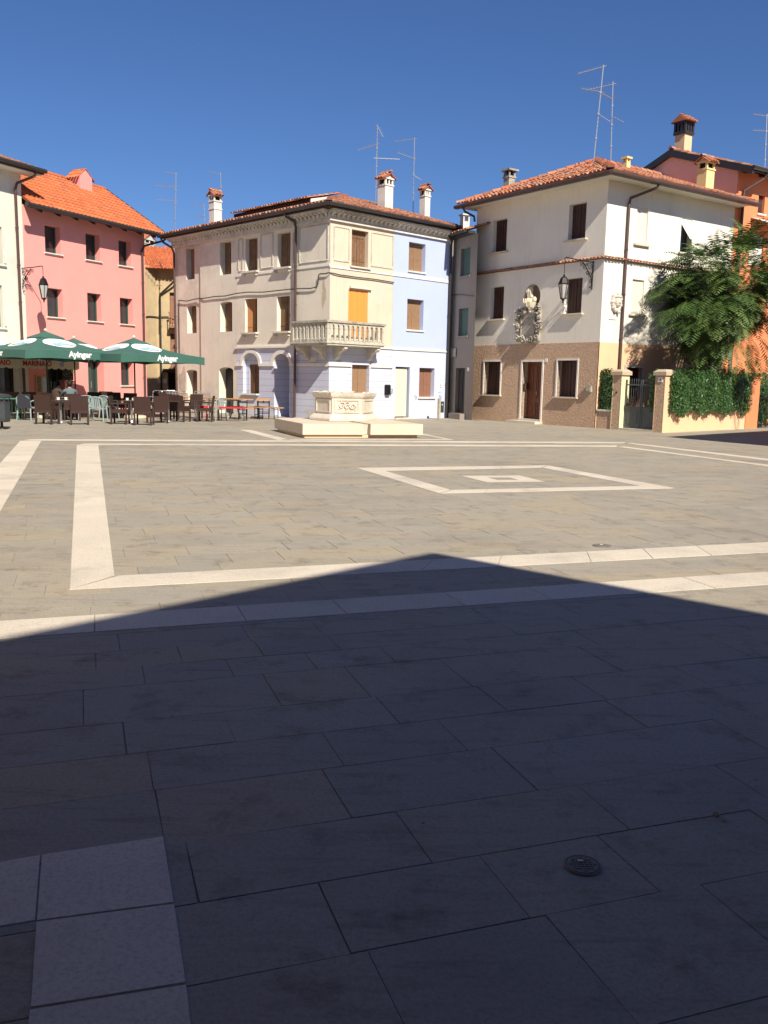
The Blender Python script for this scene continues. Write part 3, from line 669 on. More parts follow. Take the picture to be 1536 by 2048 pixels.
hd.build('head', M['bust'], T)
hr_ = MB()
hr_.ball(WL.p(3.42, -.09, 5.11), .11, (1, .9, 1.1), 12, 8)
for k in range(16):
    a = -1.0+3.6*k/15; cu = 3.41+.1*math.cos(a); dd = -.09+.05*math.sin(k*2.1)
    hr_.tube([WL.p(cu*.35+3.41*.65, dd-.02, 5.17), WL.p(cu, dd-.05, 5.08), WL.p(cu+.03, dd-.05, 4.94), WL.p(cu+.07, dd-.06, 4.82)], .028, 5, .018)
hr_.build('hair', M['bust'], T)

# ---- wall lanterns on scrolled iron brackets
def lantern(name, label, fr, u, z, reach, drop, size, cat='lantern', group='iron lanterns on wall brackets'):
    T = thing(name, label, cat, fr.p(u, 0, z), group)
    mb = MB(); r = .018
    mb.tube([fr.p(u, -.02, z-.95), fr.p(u, -.02, z+.05)], .022, 6)
    mb.tube([fr.p(u, 0, z), fr.p(u, -reach*.6, z+.02), fr.p(u, -reach+.05, z+.05), fr.p(u, -reach, z+.01)], r, 6)
    mb.tube([fr.p(u, -.03, z-.85), fr.p(u, -.1, z-.5), fr.p(u, -.35, z-.22), fr.p(u, -.55, z-.03)], r, 6)
    def sc_(cd, cz, rad, s0, turns=1.5, a0=0):
        pts = []
        for k in range(int(turns*10)+1):
            a = a0+s0*2*PI*k/10; q = rad*(1-.85*k/(turns*10)); pts.append(fr.p(u, -(cd+q*math.cos(a)), cz+q*math.sin(a)))
        mb.tube(pts, r*.75, 5, r*.5)
    sc_(.18, z-.16, .14, 1, 1.6, .3); sc_(.14, z-.42, .11, -1, 1.5, 1); sc_(.1, z-.65, .08, 1, 1.4, 2); sc_(.42, z-.2, .1, -1, 1.5, 1.6); sc_(.62, z-.1, .09, 1, 1.5, 2.2); sc_(.32, z-.09, .07, -1, 1.3, .5); sc_(.3, z-.38, .07, 1, 1.4, 4); sc_(.12, z-.86, .05, -1, 1.2, 0)
    mb.build('bracket', M['iron'], T)
    c = fr.p(u, -reach, 0); zt = z - drop
    mb = MB(); mb.tube([c+V(0, 0, z), c+V(0, 0, zt+.16*size)], .012, 6)
    mb.lathe(c+V(0, 0, zt), [(.02, .12*size), (.05, .1*size), (.02, .07*size), (.05, .03*size), (.16*size, -.05*size), (.25*size, -.3*size), (.27*size, -.33*size), (.25*size, -.36*size)], 6)
    for k in range(6):
        a = 2*PI*k/6; mb.tube([c+V(.245*size*math.cos(a), .245*size*math.sin(a), zt-.34*size), c+V(.12*size*math.cos(a), .12*size*math.sin(a), zt-1.02*size)], .013, 5)
    mb.lathe(c+V(0, 0, zt), [(.13*size, -1.0*size), (.14*size, -1.04*size), (.06*size, -1.09*size), (.05*size, -1.13*size), (.015, -1.17*size), (.035, -1.2*size), (.005, -1.25*size)], 6)
    mb.build('lantern_frame', M['iron'], T)
    mb = MB()
    for k in range(6):
        a, b = 2*PI*k/6, 2*PI*(k+1)/6
        P = [c+V(x_*size*math.cos(q), x_*size*math.sin(q), zt+zz*size) for x_, q, zz in ((.235, a, -.36), (.235, b, -.36), (.115, b, -1.0), (.115, a, -1.0))]
        mb.poly(P)
    mb.build('glass_panes', M['lampglass'], T)
    return T
lantern('wall_lantern', 'black iron lantern on a scrolled bracket on the white house above the square', WL, 6.45, 5.86, 1.45, .62, .72)

# ================================================================== CORNER HOUSE (cream, lilac ground floor)
H = thing('corner_house', 'cream corner house with lilac ground floor, stone balcony and arched doorways', 'house', MCo + MR.n*1.5 + MR.d*1.5)
ZM = 7.72
up = [rect(2.38, 3.21, 5.87, 7.19), rect(4.54, 5.38, 5.88, 7.19), rect(2.4, 3.24, 3.4, 4.77), rect(4.57, 5.42, 3.41, 4.78)]
mb = MB(); mb.holed(ML, rect(0, 6.03, 2.8, ZM), up, 0, reveal=.25); mb.build('side_wall', M['greyplaster'], H)
mb = MB(); mb.holed(MR, rect(0, 3.27, 2.8, ZM), [rect(1.05, 1.9, 5.82, 7.17), rect(.92, 1.92, 2.82, 4.95)], 0, reveal=[.25, .06]); mb.build('front_wall', M['cream'], H)
n1 = archp(4.44, 5.58, .9, 2.13, .38); n2 = archp(2.4, 3.42, 0, 2.11, .48)
mb = MB(); mb.holed(ML, rect(0, 6.03, 0, 2.8), [n1, n2], 0, reveal=[.16, .75])
mb.holed(MR, rect(0, 3.27, 0, 2.8), [rect(1.16, 2.07, .85, 2.13)], 0, reveal=.22)
mb.holed(ML, n1, [rect(4.56, 5.33, .9, 2.11)], .16, reveal=[.12]); mb.poly([ML.p(u, .75, z) for u, z in n2])
mb.build('ground_floor_wall', M['rustic'], H)
for a in (0,):
    mb = MB(); mb.box(ML, .0, 12, 8, 8.1, 0, 7.7); mb.build('rear_wall', M['greyplaster'], H)
for (a, b, c, d) in up[0:2] and [(2.38, 3.21, 5.87, 7.19), (4.54, 5.38, 5.88, 7.19), (2.4, 3.24, 3.4, 4.77)]:
    o = shutter(ML, a, b, c, d, .2).build('window', M['wood'], H)
    s = MB(); s.box(ML, a-.1, b+.14, -.16, .2, c-.07, c)
    if c > 3:
        for q in (a-.02, b-.0): s.box(ML, q, q+.1, -.12, 0, c-.18, c-.07)
    s.build('sill', M['oldtrim'], o)
a, b, c, d = 4.57, 5.42, 3.41, 4.78                                   # the half-open shutters
mb = MB(); mb.box(ML, a, b, .35, .37, c, d); o = mb.build('window', M['black'], H)
s = MB()
fl = Fr(ML.p(b-.02, .2, 0), (ML.d*-1*.35+ML.n*-.25*0+ML.n*.35), ML.n); shutter(Fr(ML.p(b-.02, .12, 0), -ML.d*.8+ML.n*.3, ML.n), 0, .42, c, d, 0, s, leaves=1); s.build('shutter', M['orange_open'], o); s = MB()
shutter(Fr(ML.p(a+.02, .12, 0), ML.d*.5+ML.n*.6, ML.n), 0, .42, c, d, 0, s, leaves=1); s.build('shutter', M['orange_open'], o)
s = MB(); s.box(ML, a-.1, b+.14, -.16, .3, c-.07, c); s.box(ML, a-.02, a+.08, -.12, 0, c-.18, c-.07); s.box(ML, b, b+.1, -.12, 0, c-.18, c-.07); s.build('sill', M['oldtrim'], o)
window(H, MR, 1.05, 1.9, 5.82, 7.17, .2, 'wood', 'boards', 2, 'oldtrim', .1, .1, .06)
window(H, MR, 1.16, 2.07, .85, 2.13, .18, 'wood_tan', 'panels', 2, 'trim', .08, .08, .06)
window(H, ML, 4.56, 5.33, .92, 2.11, .2, 'wood', 'panels', 2, 'trim', 0)
mb = MB(); mb.box(ML, 4.45, 5.65, -.14, .15, .84, .9); mb.build('niche_sill', M['trim'], H)
# orange canvas closing the balcony door
mb = MB(); n_ = 12
for k in range(n_):
    a, b = .92+1.0*k/n_, .92+1.0*(k+1)/n_; dd = .03+.006*math.sin(k*1.7)
    mb.box(MR, a, b, dd, dd+.01, 2.85, 4.95)
o = mb.build('balcony_door_canvas', M['canvas_orange'], H)
mb = MB(); mb.box(MR, .95, 2.05, -.1, .0, 5.0, 5.08); mb.build('hood', M['oldtrim'], o)
# archivolts, imposts, bands
for (a, b, zs, r0, r1) in ((4.32, 5.7, 2.13, .57, .74), (2.2, 3.62, 2.11, .53, .72)):
    mb = MB(); c = (a+b)/2; n_ = 16
    for k in range(n_):
        t0, t1 = PI*k/n_, PI*(k+1)/n_; s1 = .78
        pts = [(c+r0*math.cos(t0), zs+r0*s1*math.sin(t0)), (c+r1*math.cos(t0), zs+r1*s1*math.sin(t0)), (c+r1*math.cos(t1), zs+r1*s1*math.sin(t1)), (c+r0*math.cos(t1), zs+r0*s1*math.sin(t1))]
        mb.prism([ML.p(u, .0, z) for u, z in pts], [ML.p(u, -.05, z) for u, z in pts])
    mb.build('stone_arch', M['trim'], H)
for (a, b) in ((0, 2.38), (3.42, 4.42), (5.6, 6.05)): mb = MB(); mb.box(ML, a, b, -.06, .0, 2.03, 2.15); mb.build('impost', M['trim'], H)
for a, b in ((-.06, 1.1), (2.13, 3.3)): mb = MB(); mb.box(MR, a, b, -.061, 0, 2.05, 2.2); mb.build('impost', M['trim'], H)
for q in ((ML, 1.5, 6.08, -.08, 0, 2.76, 2.84), (ML, -.0, 6.05, -.03, 0, 5.72, 5.8), (MR, -.03, 3.27, -.031, 0, 5.66, 5.74), (MR, -.0, 3.3, -.05, .0, 2.79, 2.86)):
    mb = MB(); mb.box(*q); mb.build('stone_band', M['trim'], H)
# little toothed plaster frames of the upper storey
def tooth(fr, u0, u1, z0, z1):
    mb = MB()
    for zz in (z0, z1): mb.box(fr, min(u0, u1)-.02, max(u0, u1)+.03, -.014, 0, zz-.02, zz+.03)
    for uu in (u0, u1): mb.box(fr, uu-.02, uu+.03, -.0141, 0, z0+.03, z1-.02)
    for zz in (z0, z1):
        n_ = max(2, int(abs(u1-u0)/.085))
        for k in range(n_): a = u0+(u1-u0)*(k+.25)/n_; mb.box(fr, a, a+abs(u1-u0)/n_*.55, -.035, 0, zz-.02, zz+.03)
    for uu in (u0, u1):
        n_ = max(2, int((z1-z0)/.085))
        for k in range(1, n_): a = z0+(z1-z0)*(k+.25)/n_; mb.box(fr, uu-.02, uu+.03, -.035, 0, a, a+(z1-z0)/n_*.55)
    mb.build('toothed_frame', M['oldtrim'], H)
tooth(ML, .12, 1.8, 5.95, 7.25); tooth(ML, 3.5, 4.3, 5.95, 7.25); tooth(ML, 5.56, 5.86, 5.95, 7.22); tooth(ML, 2.1, 2.2, 6.0, 7.1)
tooth(MR, .17, .91, 5.95, 7.17); tooth(MR, 2.05, 3.2, 5.93, 7.18)
# cornice with scallops
def cornice(fr, u0, u1, name, house, mt='oldtrim', dent=True):
    m_ = MB(); m_.box(fr, u0, u1, -.1, 0, 7.34, 7.40); m_.box(fr, u0, u1, -.06, 0, 7.40, 7.62); m_.box(fr, u0, u1, -.34, 0, 7.66, 7.73)
    m_.box(fr, u0, u1, -.2, 0, 7.62, 7.66)
    if dent:
        n_ = int((u1-u0)/.24)
        for k in range(n_):
            u = u0+(u1-u0)*(k+.5)/n_; m_.tube([fr.p(u, -.07, 7.5), fr.p(u, -.13, 7.6), fr.p(u, -.28, 7.645)], .045, 6, .06)
    return m_.build(name, M[mt], house)
cornice(ML, 0, 6.03, 'side_cornice', H); cornice(MR, -.1, 3.27, 'front_cornice', H)
# balcony
bd = .68; mb = MB()
mb.box(ML, -bd, 1.42, -bd, -.0, 2.80, 2.9); mb.box(MR, 0, 2.2, -bd+.001, -.0, 2.801, 2.899)
mb.box(MR, -bd-.04, 2.24, -bd-.04, -.002, 2.87, 2.93); mb.box(ML, .0, 1.46, -bd-.04, -.003, 2.869, 2.929)
bal = mb.build('balcony', M['balcstone'], H)
def balustrade(fr, u0, u1, n_):
    m_ = MB(); w_ = (u1-u0-.12)/n_; holes = []
    for k in range(n_):
        a = u0+.06+w_*k+.045; b = u0+.06+w_*(k+1)-.045; holes.append(archp(a, b, 2.99, 3.47, .085, 6))
    m_.holed(fr, rect(u0, u1, 2.93, 3.62), holes, -bd, -bd+.09, reveal=.09)
    for k in range(n_+1):
        u = u0+.06+w_*k; m_.box(fr, u-.055, u+.055, -bd-.012, -bd+.102, 3.4, 3.44); m_.box(fr, u-.055, u+.055, -bd-.012, -bd+.102, 2.97, 3.0)
    for k in range(n_): m_.ball(fr.p(u0+.06+w_*(k+.5), -bd+.04, 3.03), .05, n=7, m=5)
    return m_.build('balustrade', M['balcstone'], bal)
LFr = Fr(ML.p(0, 0, 0), ML.d, ML.n)
balustrade(LFr, -bd+.0, 1.42, 9); balustrade(MR, -bd+.10, 2.2, 11)
m_ = MB(); e1 = Fr(ML.p(1.33, -bd+.09, 0), ML.n, -ML.d)
m_.holed(Fr(ML.p(1.42, -bd+.1, 0), ML.n, -ML.d), rect(0, bd-.1, 2.93, 3.62), [archp(.04, .27, 2.99, 3.47, .09, 6), archp(.31, .54, 2.99, 3.47, .09, 6)], 0, .09, reveal=.09)
m_.build('balustrade', M['balcstone'], bal); m_ = MB()
m_.holed(Fr(MR.p(2.2, -bd+.1, 0), MR.n, -MR.d), rect(0, bd-.1, 2.93, 3.62), [archp(.04, .27, 2.99, 3.47, .09, 6), archp(.31, .54, 2.99, 3.47, .09, 6)], 0, .09, reveal=.09)
m_.build('balustrade', M['balcstone'], bal)
m_ = MB(); m_.box(ML, -bd-.05, 1.47, -bd-.05, -bd+.13, 3.62, 3.70); m_.box(MR, -bd+.13, 2.25, -bd-.05, -bd+.13, 3.62, 3.70)
m_.box(ML, 1.3, 1.47, -bd+.13, -.001, 3.62, 3.699); m_.box(MR, 2.07, 2.25, -bd+.13, -.001, 3.62, 3.699); m_.build('rail', M['greystone'], bal)
def corbel(fr, u, w_=.16):
    m_ = MB(); prof = [(0, 2.8), (-.6, 2.8), (-.62, 2.7), (-.5, 2.62), (-.36, 2.6), (-.25, 2.5), (-.2, 2.38), (-.08, 2.3), (0, 2.28)]
    m_.prism([fr.p(u-w_/2, d_, z_) for d_, z_ in prof], [fr.p(u+w_/2, d_, z_) for d_, z_ in prof]); m_.tube([fr.p(u-w_/2-.03, -.5, 2.7), fr.p(u+w_/2+.03, -.5, 2.7)], .06, 8)
    m_.build('corbel', M['oldtrim'], bal)
corbel(ML, 1.2); corbel(ML, .22); corbel(MR, .3); corbel(MR, 1.98)
# plaster patch, mailbox, street plaque
mb = MB()
pp = [(2.25, 5.1), (2.3, 5.27), (2.6, 5.33), (3.2, 5.36), (3.18, 5.12), (2.85, 5.08), (2.72, 4.95), (2.7, 4.62), (2.6, 4.5), (2.45, 4.5), (2.28, 4.7)]
mb.poly([MR.p(u, -.004, z) for u, z in pp]); mb.build('plaster_patch', mat('grey_patch', (.60, .55, .46), .95, (.54, .49, .41), 4, .5), H)
mb = MB(); mb.box(ML, .7, 1.12, -.03, 0, 2.2, 2.42); mb.build('street_plaque', M['oldtrim'], H)
# roofs ------------------------------------------------
ovm = .45; zr = 7.9; sl = .30
eC = MCo - ML.d*0 + (-ML.d)*ovm - ML.n*ovm + V(0, 0, zr)
def mid_roof(house, side, u0, u1, w_, seed, hipc=False, mt='tile'):
    """one house's share of the eaves roof; side ML or MR; u measured from the corner; w_ run up the slope"""
    m_ = MB(); rr_ = random.Random(seed); fr = side
    out = -ML.n if fr is ML else -MR.n
    A = fr.p(u0, -ovm, zr); s_ = fr.n*w_ + V(0, 0, w_*sl); vm = s_.length; L_ = u1-u0
    lo = (lambda v: (w_*v/vm, L_)) if hipc else (lambda v: (0, L_))
    top0 = A + (fr.d*w_ if hipc else V(0, 0, 0)) + s_
    m_.poly([A, A+fr.d*L_, A+fr.d*L_+s_, top0], .2)
    tiles(m_, A, fr.d, s_, lo, vm, rr_, jit=1.3)
    return m_, rr_
m1, rr1 = mid_roof(H, ML, -ovm, 6.03, 6.0, 21, True)
m2, _ = mid_roof(H, MR, -ovm, 3.27+2.8, 6.0, 22, True)
# only the part over this house on the right side: rebuild with limit
m2 = MB(); A = MR.p(-ovm, -ovm, zr); s_ = MR.n*6 + V(0, 0, 1.8); vm = s_.length
m2.poly([A, MR.p(3.27, -ovm, zr), A+MR.d*3.72+(s_*(3.72/6))], .2)
tiles(m2, A, MR.d, s_, lambda v: (6*v/vm, 3.72), vm, random.Random(23), jit=1.5)
m1.v, base_n = m1.v, len(m1.v)
for f_, t_ in zip(m2.f, m2.t): m1.f.append([k+base_n for k in f_]); m1.t.append(t_); m1.m.append(0)
m1.v += m2.v
ridge_tiles(m1, A+V(0, 0, .02), A+MR.d*6+s_+V(0, 0, .02), random.Random(3), .12)
roof_c = m1.build('roof', M['tile'], H)
def eave(house, fr, u0, u1, g0=None, g1=None, wood=True):
    m_ = MB(); m_.box(fr, u0, u1, -ovm+.04, 0, 7.745, 7.84); o1 = m_.build('eave_boards', M['eavewood'], house)
    m_ = MB(); a, b = (u0 if g0 is None else g0), (u1 if g1 is None else g1)
    m_.tube([fr.p(a, -ovm-.05, 7.84), fr.p(b, -ovm-.05, 7.84)], .07, 8); m_.build('gutter', M['gutter_dark'], house)
eave(H, ML, 0, 6.03, -ovm-.05); eave(H, MR, -ovm+.04, 3.27, -ovm-.05)
pipe(H, [ML.p(2.1, -ovm-.05, 7.8), ML.p(2.1, -ovm, 7.66), ML.p(1.96, -.16, 7.5), ML.p(1.93, -.1, 7.3), ML.p(1.95, -.1, .05)], 'gutter')
p_ = chim(roof_c, 770, 430, 38.6, .46, 1.72, 'chim_white', 'tile', MR, down=1.0)
# cable along the facades
mb = MB()
cab = [(6.0, 5.04), (5.2, 5.05), (4.1, 4.99), (3.0, 5.0), (1.98, 5.0), (1.1, 4.96), (.72, 4.99), (.62, 5.1), (.6, 5.4), (.5, 5.46), (.2, 5.44), (0, 5.47)]
mb.tube([ML.p(u, -.06, z) for u, z in cab] + [MR.p(u, -.06, z) for u, z in ((.1, 5.46), (.4, 5.43), (1.2, 5.42), (2.2, 5.43), (3.25, 5.40))], .022, 5)
tagp(mb.build('cable', M['gutter_dark']), 'dark cable running along the corner house below its upper windows', 'cable')

# ================================================================== BLUE HOUSE
H = thing('blue_house', 'narrow pale blue house with tan shutters and a white curtained door', 'house', MR.p(4.9, 1.5, 0))
mb = MB(); mb.holed(MR, rect(3.27, 6.53, 2.8, ZM), [rect(4.1, 5.06, 5.95, 7.07), rect(4.08, 5.03, 3.62, 4.84)], -.006, reveal=.25)
mb.box(MR, 6.50, 6.53, .0, 6, 0, ZM); mb.build('wall', M['blue'], H)
mb = MB(); mb.holed(MR, rect(3.27, 6.53, 0, 2.8), [rect(3.5, 4.32, .06, 2.11), rect(4.88, 5.8, .9, 2.1)], -.006, reveal=[.3, .25]); mb.build('ground_floor_wall', M['lilac'], H)
window(H, MR, 4.1, 5.06, 5.95, 7.07, .2, 'wood_tan', 'panels', 2, 'trim', .06, .04, .06)
window(H, MR, 4.08, 5.03, 3.62, 4.84, .2, 'wood_tan', 'panels', 2, 'trim', .06, .04, .06)
window(H, MR, 4.88, 5.8, .9, 2.1, .2, 'wood_red', 'panels', 2, 'trim', .08, .06, .07)
mb = MB(); n_ = 22
for k in range(n_):
    a, b = 3.5+.72*k/n_, 3.5+.72*(k+1)/n_; d0_, d1_ = .07+.02*math.sin(k*1.3), .07+.02*math.sin((k+1)*1.3)
    mb.poly([MR.p(a, d0_, .1), MR.p(b, d1_, .1), MR.p(b, d1_, 2.02), MR.p(a, d0_, 2.02)])
    mb.poly([MR.p(a, d0_+.01, .1), MR.p(b, d1_+.01, .1), MR.p(b, d1_+.01, 2.02), MR.p(a, d0_+.01, 2.02)])
curt = MB(); curt.box(MR, 3.5, 4.32, .3, .33, .06, 2.11); door = curt.build('door', M['darkdoor'], H); mb.build('curtain', M['curtain'], door, smooth=True)
mb = MB(); mb.tube([MR.p(3.5, .08, 2.04), MR.p(4.32, .08, 2.04)], .012, 6); mb.build('curtain_rail', M['galv'], door)
mb = MB(); mb.box(MR, 3.45, 4.4, -.14, .3, 0, .06); mb.build('doorstep', M['stone'], H)
for q in ((MR, 3.27, 6.53, -.04, -.006, 5.66, 5.78), (MR, 3.27, 6.53, -.05, -.006, 2.78, 2.85)):
    mb = MB(); mb.box(*q); mb.build('stone_band', M['trim'], H)
cornice(MR, 3.27, 6.62, 'cornice', H, 'trim')
m2 = MB(); A = MR.p(3.27, -ovm, zr); B = MR.p(6.75, -ovm, zr); s_ = MR.n*6 + V(0, 0, 1.8); vm = s_.length; k0 = 3.72/6
m2.poly([A, B, B+s_, A+MR.d*2.28+s_, A+s_*k0], .2)
tiles(m2, A, MR.d, s_, lambda v: (max(0, 6*v/vm-3.72), 3.48), vm, random.Random(24), jit=1.5); 
m2.box(MR, 6.45, 6.5, .4, 5, 7.7, 8.0)
roof_b = m2.build('roof', M['tile'], H)
eave(H, MR, 3.27, 6.7)
chim(roof_b, 849, 436, 40.2, .33, 1.38, 'chim_white', 'tile', MR, down=.9)
pipe(H, [MR.p(6.66, -ovm-.04, 7.8), MR.p(6.66, -ovm+.05, 7.66), MR.p(6.5, -.14, 7.42), MR.p(6.5, -.1, 7.2), MR.p(6.5, -.1, .05)], 'gutter_dark')
mb = MB(); mb.box(MR, 4.58, 4.72, -.02, -.006, 2.0, 2.12); mb.build('house_number', M['plaque'], H)
mb = MB(); mb.box(MR, 6.05, 6.22, -.03, -.006, 1.12, 1.5); mb.mi = 1; mb.box(MR, 6.15, 6.2, -.035, -.03, 1.38, 1.43); mb.box(MR, 6.15, 6.2, -.035, -.03, 1.28, 1.33); mb.build('doorbell_panel', [M['plaque'], M['ink']], H)
for u in (4.62, 6.12):
    mb = MB(); mb.tube([MR.p(u, -.01, .95), MR.p(u, -.07, .94), MR.p(u+.05, -.08, .92), MR.p(u+.06, -.06, .8)], .01, 5); mb.build('shutter_catch', M['iron'], H)
# things beside it
mb = MB(); mb.box(MR, 2.9, 3.12, -.14, -.001, .98, 1.32)
mb.tube([MR.p(2.9, -.07, 1.32), MR.p(3.12, -.07, 1.32)], .07, 10); T = thing('mailbox', 'black round-topped mailbox hanging on the lilac wall left of the curtained door', 'mailbox', MR.p(3.0, -.05, 1))
mb.build('box', M['iron'], T); mb = MB(); mb.tube([MR.p(3.12, -.1, 1.2), MR.p(3.26, -.1, 1.2), MR.p(3.24, -.1, 1.1), MR.p(3.25, -.1, 1.04), MR.p(3.14, -.1, 1.03)], .012, 5); mb.build('newspaper_hook', M['iron'], T)
T = thing('post_box', 'grey metal service post with side box standing before the blue house window', 'post', MR.p(5.2, -.9, 0))
mb = MB(); f2 = MR.off(-.9); mb.box(f2, 5.13, 5.23, -.05, .05, 0, .86); mb.build('post', M['greystone'], T)
mb = MB(); mb.box(f2, 5.23, 5.42, -.05, .07, .28, .74); mb.build('meter_case', M['bin'], T); mb = MB(); mb.box(f2, 5.29, 5.33, -.056, -.05, .58, .64); mb.build('tag', M['plaque'], T)

# ================================================================== GREY-BEIGE HOUSE on the left of the corner house
H = thing('beige_house', 'weathered rosy beige house with sagging wall left of the cream corner house', 'house', ML.p(8.5, 2, 0))
MLb = ML.off(.1)
mb = MB(); mb.holed(ML, rect(6.03, 8.82, 0, ZM), [rect(6.42, 7.27, 5.88, 7.23), archp(6.37, 7.27, 3.49, 4.66, .09), archp(6.32, 7.4, 0, 1.84, .14)], .006, reveal=[.3, .34, .4])
mb.holed(MLb, rect(8.82, 11.05, 0, ZM), [rect(9.42, 10.12, 5.88, 7.23), archp(9.31, 10.1, 3.5, 4.66, .09), archp(9.31, 10.2, 0, 1.76, .1)], .0, reveal=[.3, .32, .4])
mb.prism([ML.p(8.82, .006, 0), ML.p(8.82, .1, 0), ML.p(8.82, .1, ZM), ML.p(8.82, .006, ZM)], [ML.p(8.86, .05, 0), ML.p(8.86, .1, 0), ML.p(8.86, .1, ZM), ML.p(8.86, .05, ZM)])
mb.box(ML, 11.03, 11.06, .1, 8, 0, ZM)
mb.build('wall', M['rose_plaster'], H)
for fr, (a, b, c, d), mt in ((ML, (6.42, 7.27, 5.88, 7.23), 'wood'), (ML, (6.37, 7.27, 3.49, 4.76), 'wood'), (MLb, (9.42, 10.12, 5.88, 7.23), 'wood_red'), (MLb, (9.31, 10.1, 3.5, 4.76), 'wood')):
    shutter(fr, a, b, c, d, .28).build('window', M[mt], H)
shutter(ML, 6.32, 7.4, 0, 2.0, .36).build('door', M['darkdoor'], H)
shutter(MLb, 9.31, 10.2, 0, 1.9, .36).build('door', M['wood'], H)
cornice(ML, 6.03, 11.1, 'cornice', H)
m1, _ = mid_roof(H, ML, 6.03, 11.45, 6.0, 25); roof_g = m1.build('roof', M['tile'], H)
eave(H, ML, 6.03, 11.4, None, 11.5)
mb = MB(); mb.poly([ML.p(11.4, -ovm, 7.8), ML.p(11.4, 5.55, 7.8), ML.p(11.4, 5.55, 9.7)]); mb.poly([ML.p(11.04, .1, 0), ML.p(11.04, 5.5, 0), ML.p(11.04, 5.5, 8), ML.p(11.04, .1, 8)]); mb.build('gable_wall', M['greyplaster'], H)
# raised attic roof
mb = MB(); z0_ = 8.7; d_ = 4.0; mb.box(ML, 6.2, 12.1, d_+.06, d_+3, 8.4, 9.52); att = mb.build('attic_wall', M['eavewood'], H)
mb = MB(); A = ML.p(6.1, d_, 9.55); s_ = ML.n*2 + V(0, 0, .5); mb.poly([A, ML.p(12.2, d_, 9.55), ML.p(12.2, d_+2, 10.05), A+s_], .2); mb.poly([A-V(0, 0, .05), ML.p(12.2, d_, 9.5), ML.p(12.2, d_+2, 9.98), A+s_-V(0, 0, .08)], .1)
tiles(mb, A, ML.d, s_, lambda v: (0, 6.1), 2.0, random.Random(31), jit=1); mb.build('attic_roof', M['tile'], H)
mb = MB(); mb.prism([ML.p(6.08, d_+.04, 8.6), ML.p(6.08, d_+2, 8.6), ML.p(6.08, d_+2, 9.97), ML.p(6.08, d_+.04, 9.5)], [ML.p(6.14, d_+.04, 8.6), ML.p(6.14, d_+2, 8.6), ML.p(6.14, d_+2, 9.97), ML.p(6.14, d_+.04, 9.5)]); mb.build('attic_gable', M['chim_white'], H)
p = at(431, 452, 43.0); f2 = Fr((p.x, p.y), ML.d, ML.n)
mb = chimney_mb(f2, 0, 0, .42, p.z-.9, p.z+1.62); mb.mi = 0; mb.box(f2, -.235, .235, -.235, .235, p.z+.72, p.z+.78); mb.build('chimney', [M['chim_white'], M['tile'], M['black']], roof_g)
pipe(H, [ML.p(11.3, -ovm-.05, 7.8), ML.p(11.3, -ovm+.05, 7.6), ML.p(11.0, -.1, 7.35), ML.p(10.95, -.02, 7.1), ML.p(10.9, -.0, .05)], 'gutter')
mb = MB(); mb.tube([ML.p(u, -.05 if u < 8.8 else .03, z) for u, z in ((6.0, 5.04), (6.8, 4.98), (7.6, 5.0), (8.4, 4.97), (9.2, 4.99), (10.0, 4.93), (10.7, 5.0))], .022, 5)
mb.tube([MLb.p(10.7, -.05, 5.0), MLb.p(10.72, -.05, 4.2), MLb.p(10.7, -.05, 2.4)], .016, 5)
tagp(mb.build('cable', M['gutter_dark']), 'dark cable crossing the weathered beige house between its two rows of windows', 'cable')

# ================================================================== GREY HOUSE in the gap on the right
H = thing('alley_house', 'shaded grey house with green roller shutters squeezed beside the blue house', 'house', AL.p(1, 1, 0))
ow = [(.6, 1.46, 5.88, 7.0), (.58, 1.44, 3.45, 4.58)]
mb = MB(); mb.holed(AL, rect(-.1, 2.05, 0, 7.45), [rect(*ow[0][:2], *ow[0][2:]), rect(*ow[1]), rect(.48, 1.33, .26, 2.13)], 0, reveal=.2); mb.box(AL, -.1, -.05, 0, 4, 0, 7.4); mb.build('wall', M['greyhouse'], H)
for a, b, c, d in ow:
    mb = MB(); mb.box(AL, a, b, .12, .15, c, d)
    o = mb.build('window', M['green_shutter'], H); s = MB(); s.box(AL, a-.08, b+.08, -.06, .12, c-.06, c); s.build('sill', M['greyhouse'], o)
mb = MB(); mb.box(AL, .48, 1.33, .15, .2, .26, 2.13); mb.box(AL, .55, .88, .13, .15, .4, 2.0); mb.box(AL, .94, 1.27, .13, .15, .4, 2.0); door = mb.build('door', M['darkdoor'], H)
mb = MB(); mb.box(AL, .4, 1.45, -.25, .15, 0, .24); mb.build('doorstep', M['greyhouse'], H)
mb = MB(); A = AL.p(-.3, -.35, 7.6); s_ = AL.n*4 + V(0, 0, 1.2); mb.poly([A, AL.p(1.75, -.35, 7.6), AL.p(1.75, 3.65, 8.8), A+s_], .2); tiles(mb, A, AL.d, s_, lambda v: (0, 2.05), s_.length, random.Random(33)); rf = mb.build('roof', M['tile'], H)
mb = MB(); mb.box(AL, -.3, 1.85, -.33, 0, 7.45, 7.56); mb.tube([AL.p(-.3, -.42, 7.55), AL.p(1.75, -.42, 7.55)], .06, 8); mb.build('gutter', M['gutter_dark'], H)
p = at(929, 462, 41.5); mb = MB(); f2 = Fr((p.x, p.y), AL.d, AL.n); mb.box(f2, -.16, .16, -.16, .16, p.z-.9, p.z+.4); mb.box(f2, -.22, .22, -.22, .22, p.z+.66, p.z+.72)
for a in (-.13, 0, .13):
    for b in (-.13, .13): mb.box(f2, a-.03, a+.03, b-.03, b+.03, p.z+.4, p.z+.66)
mb.build('chimney', M['chim_white'], rf)
mb = MB(); mb.box(AL, 1.55, 1.7, -.02, 0, 2.0, 2.15); mb.build('house_number', M['plaque'], H)
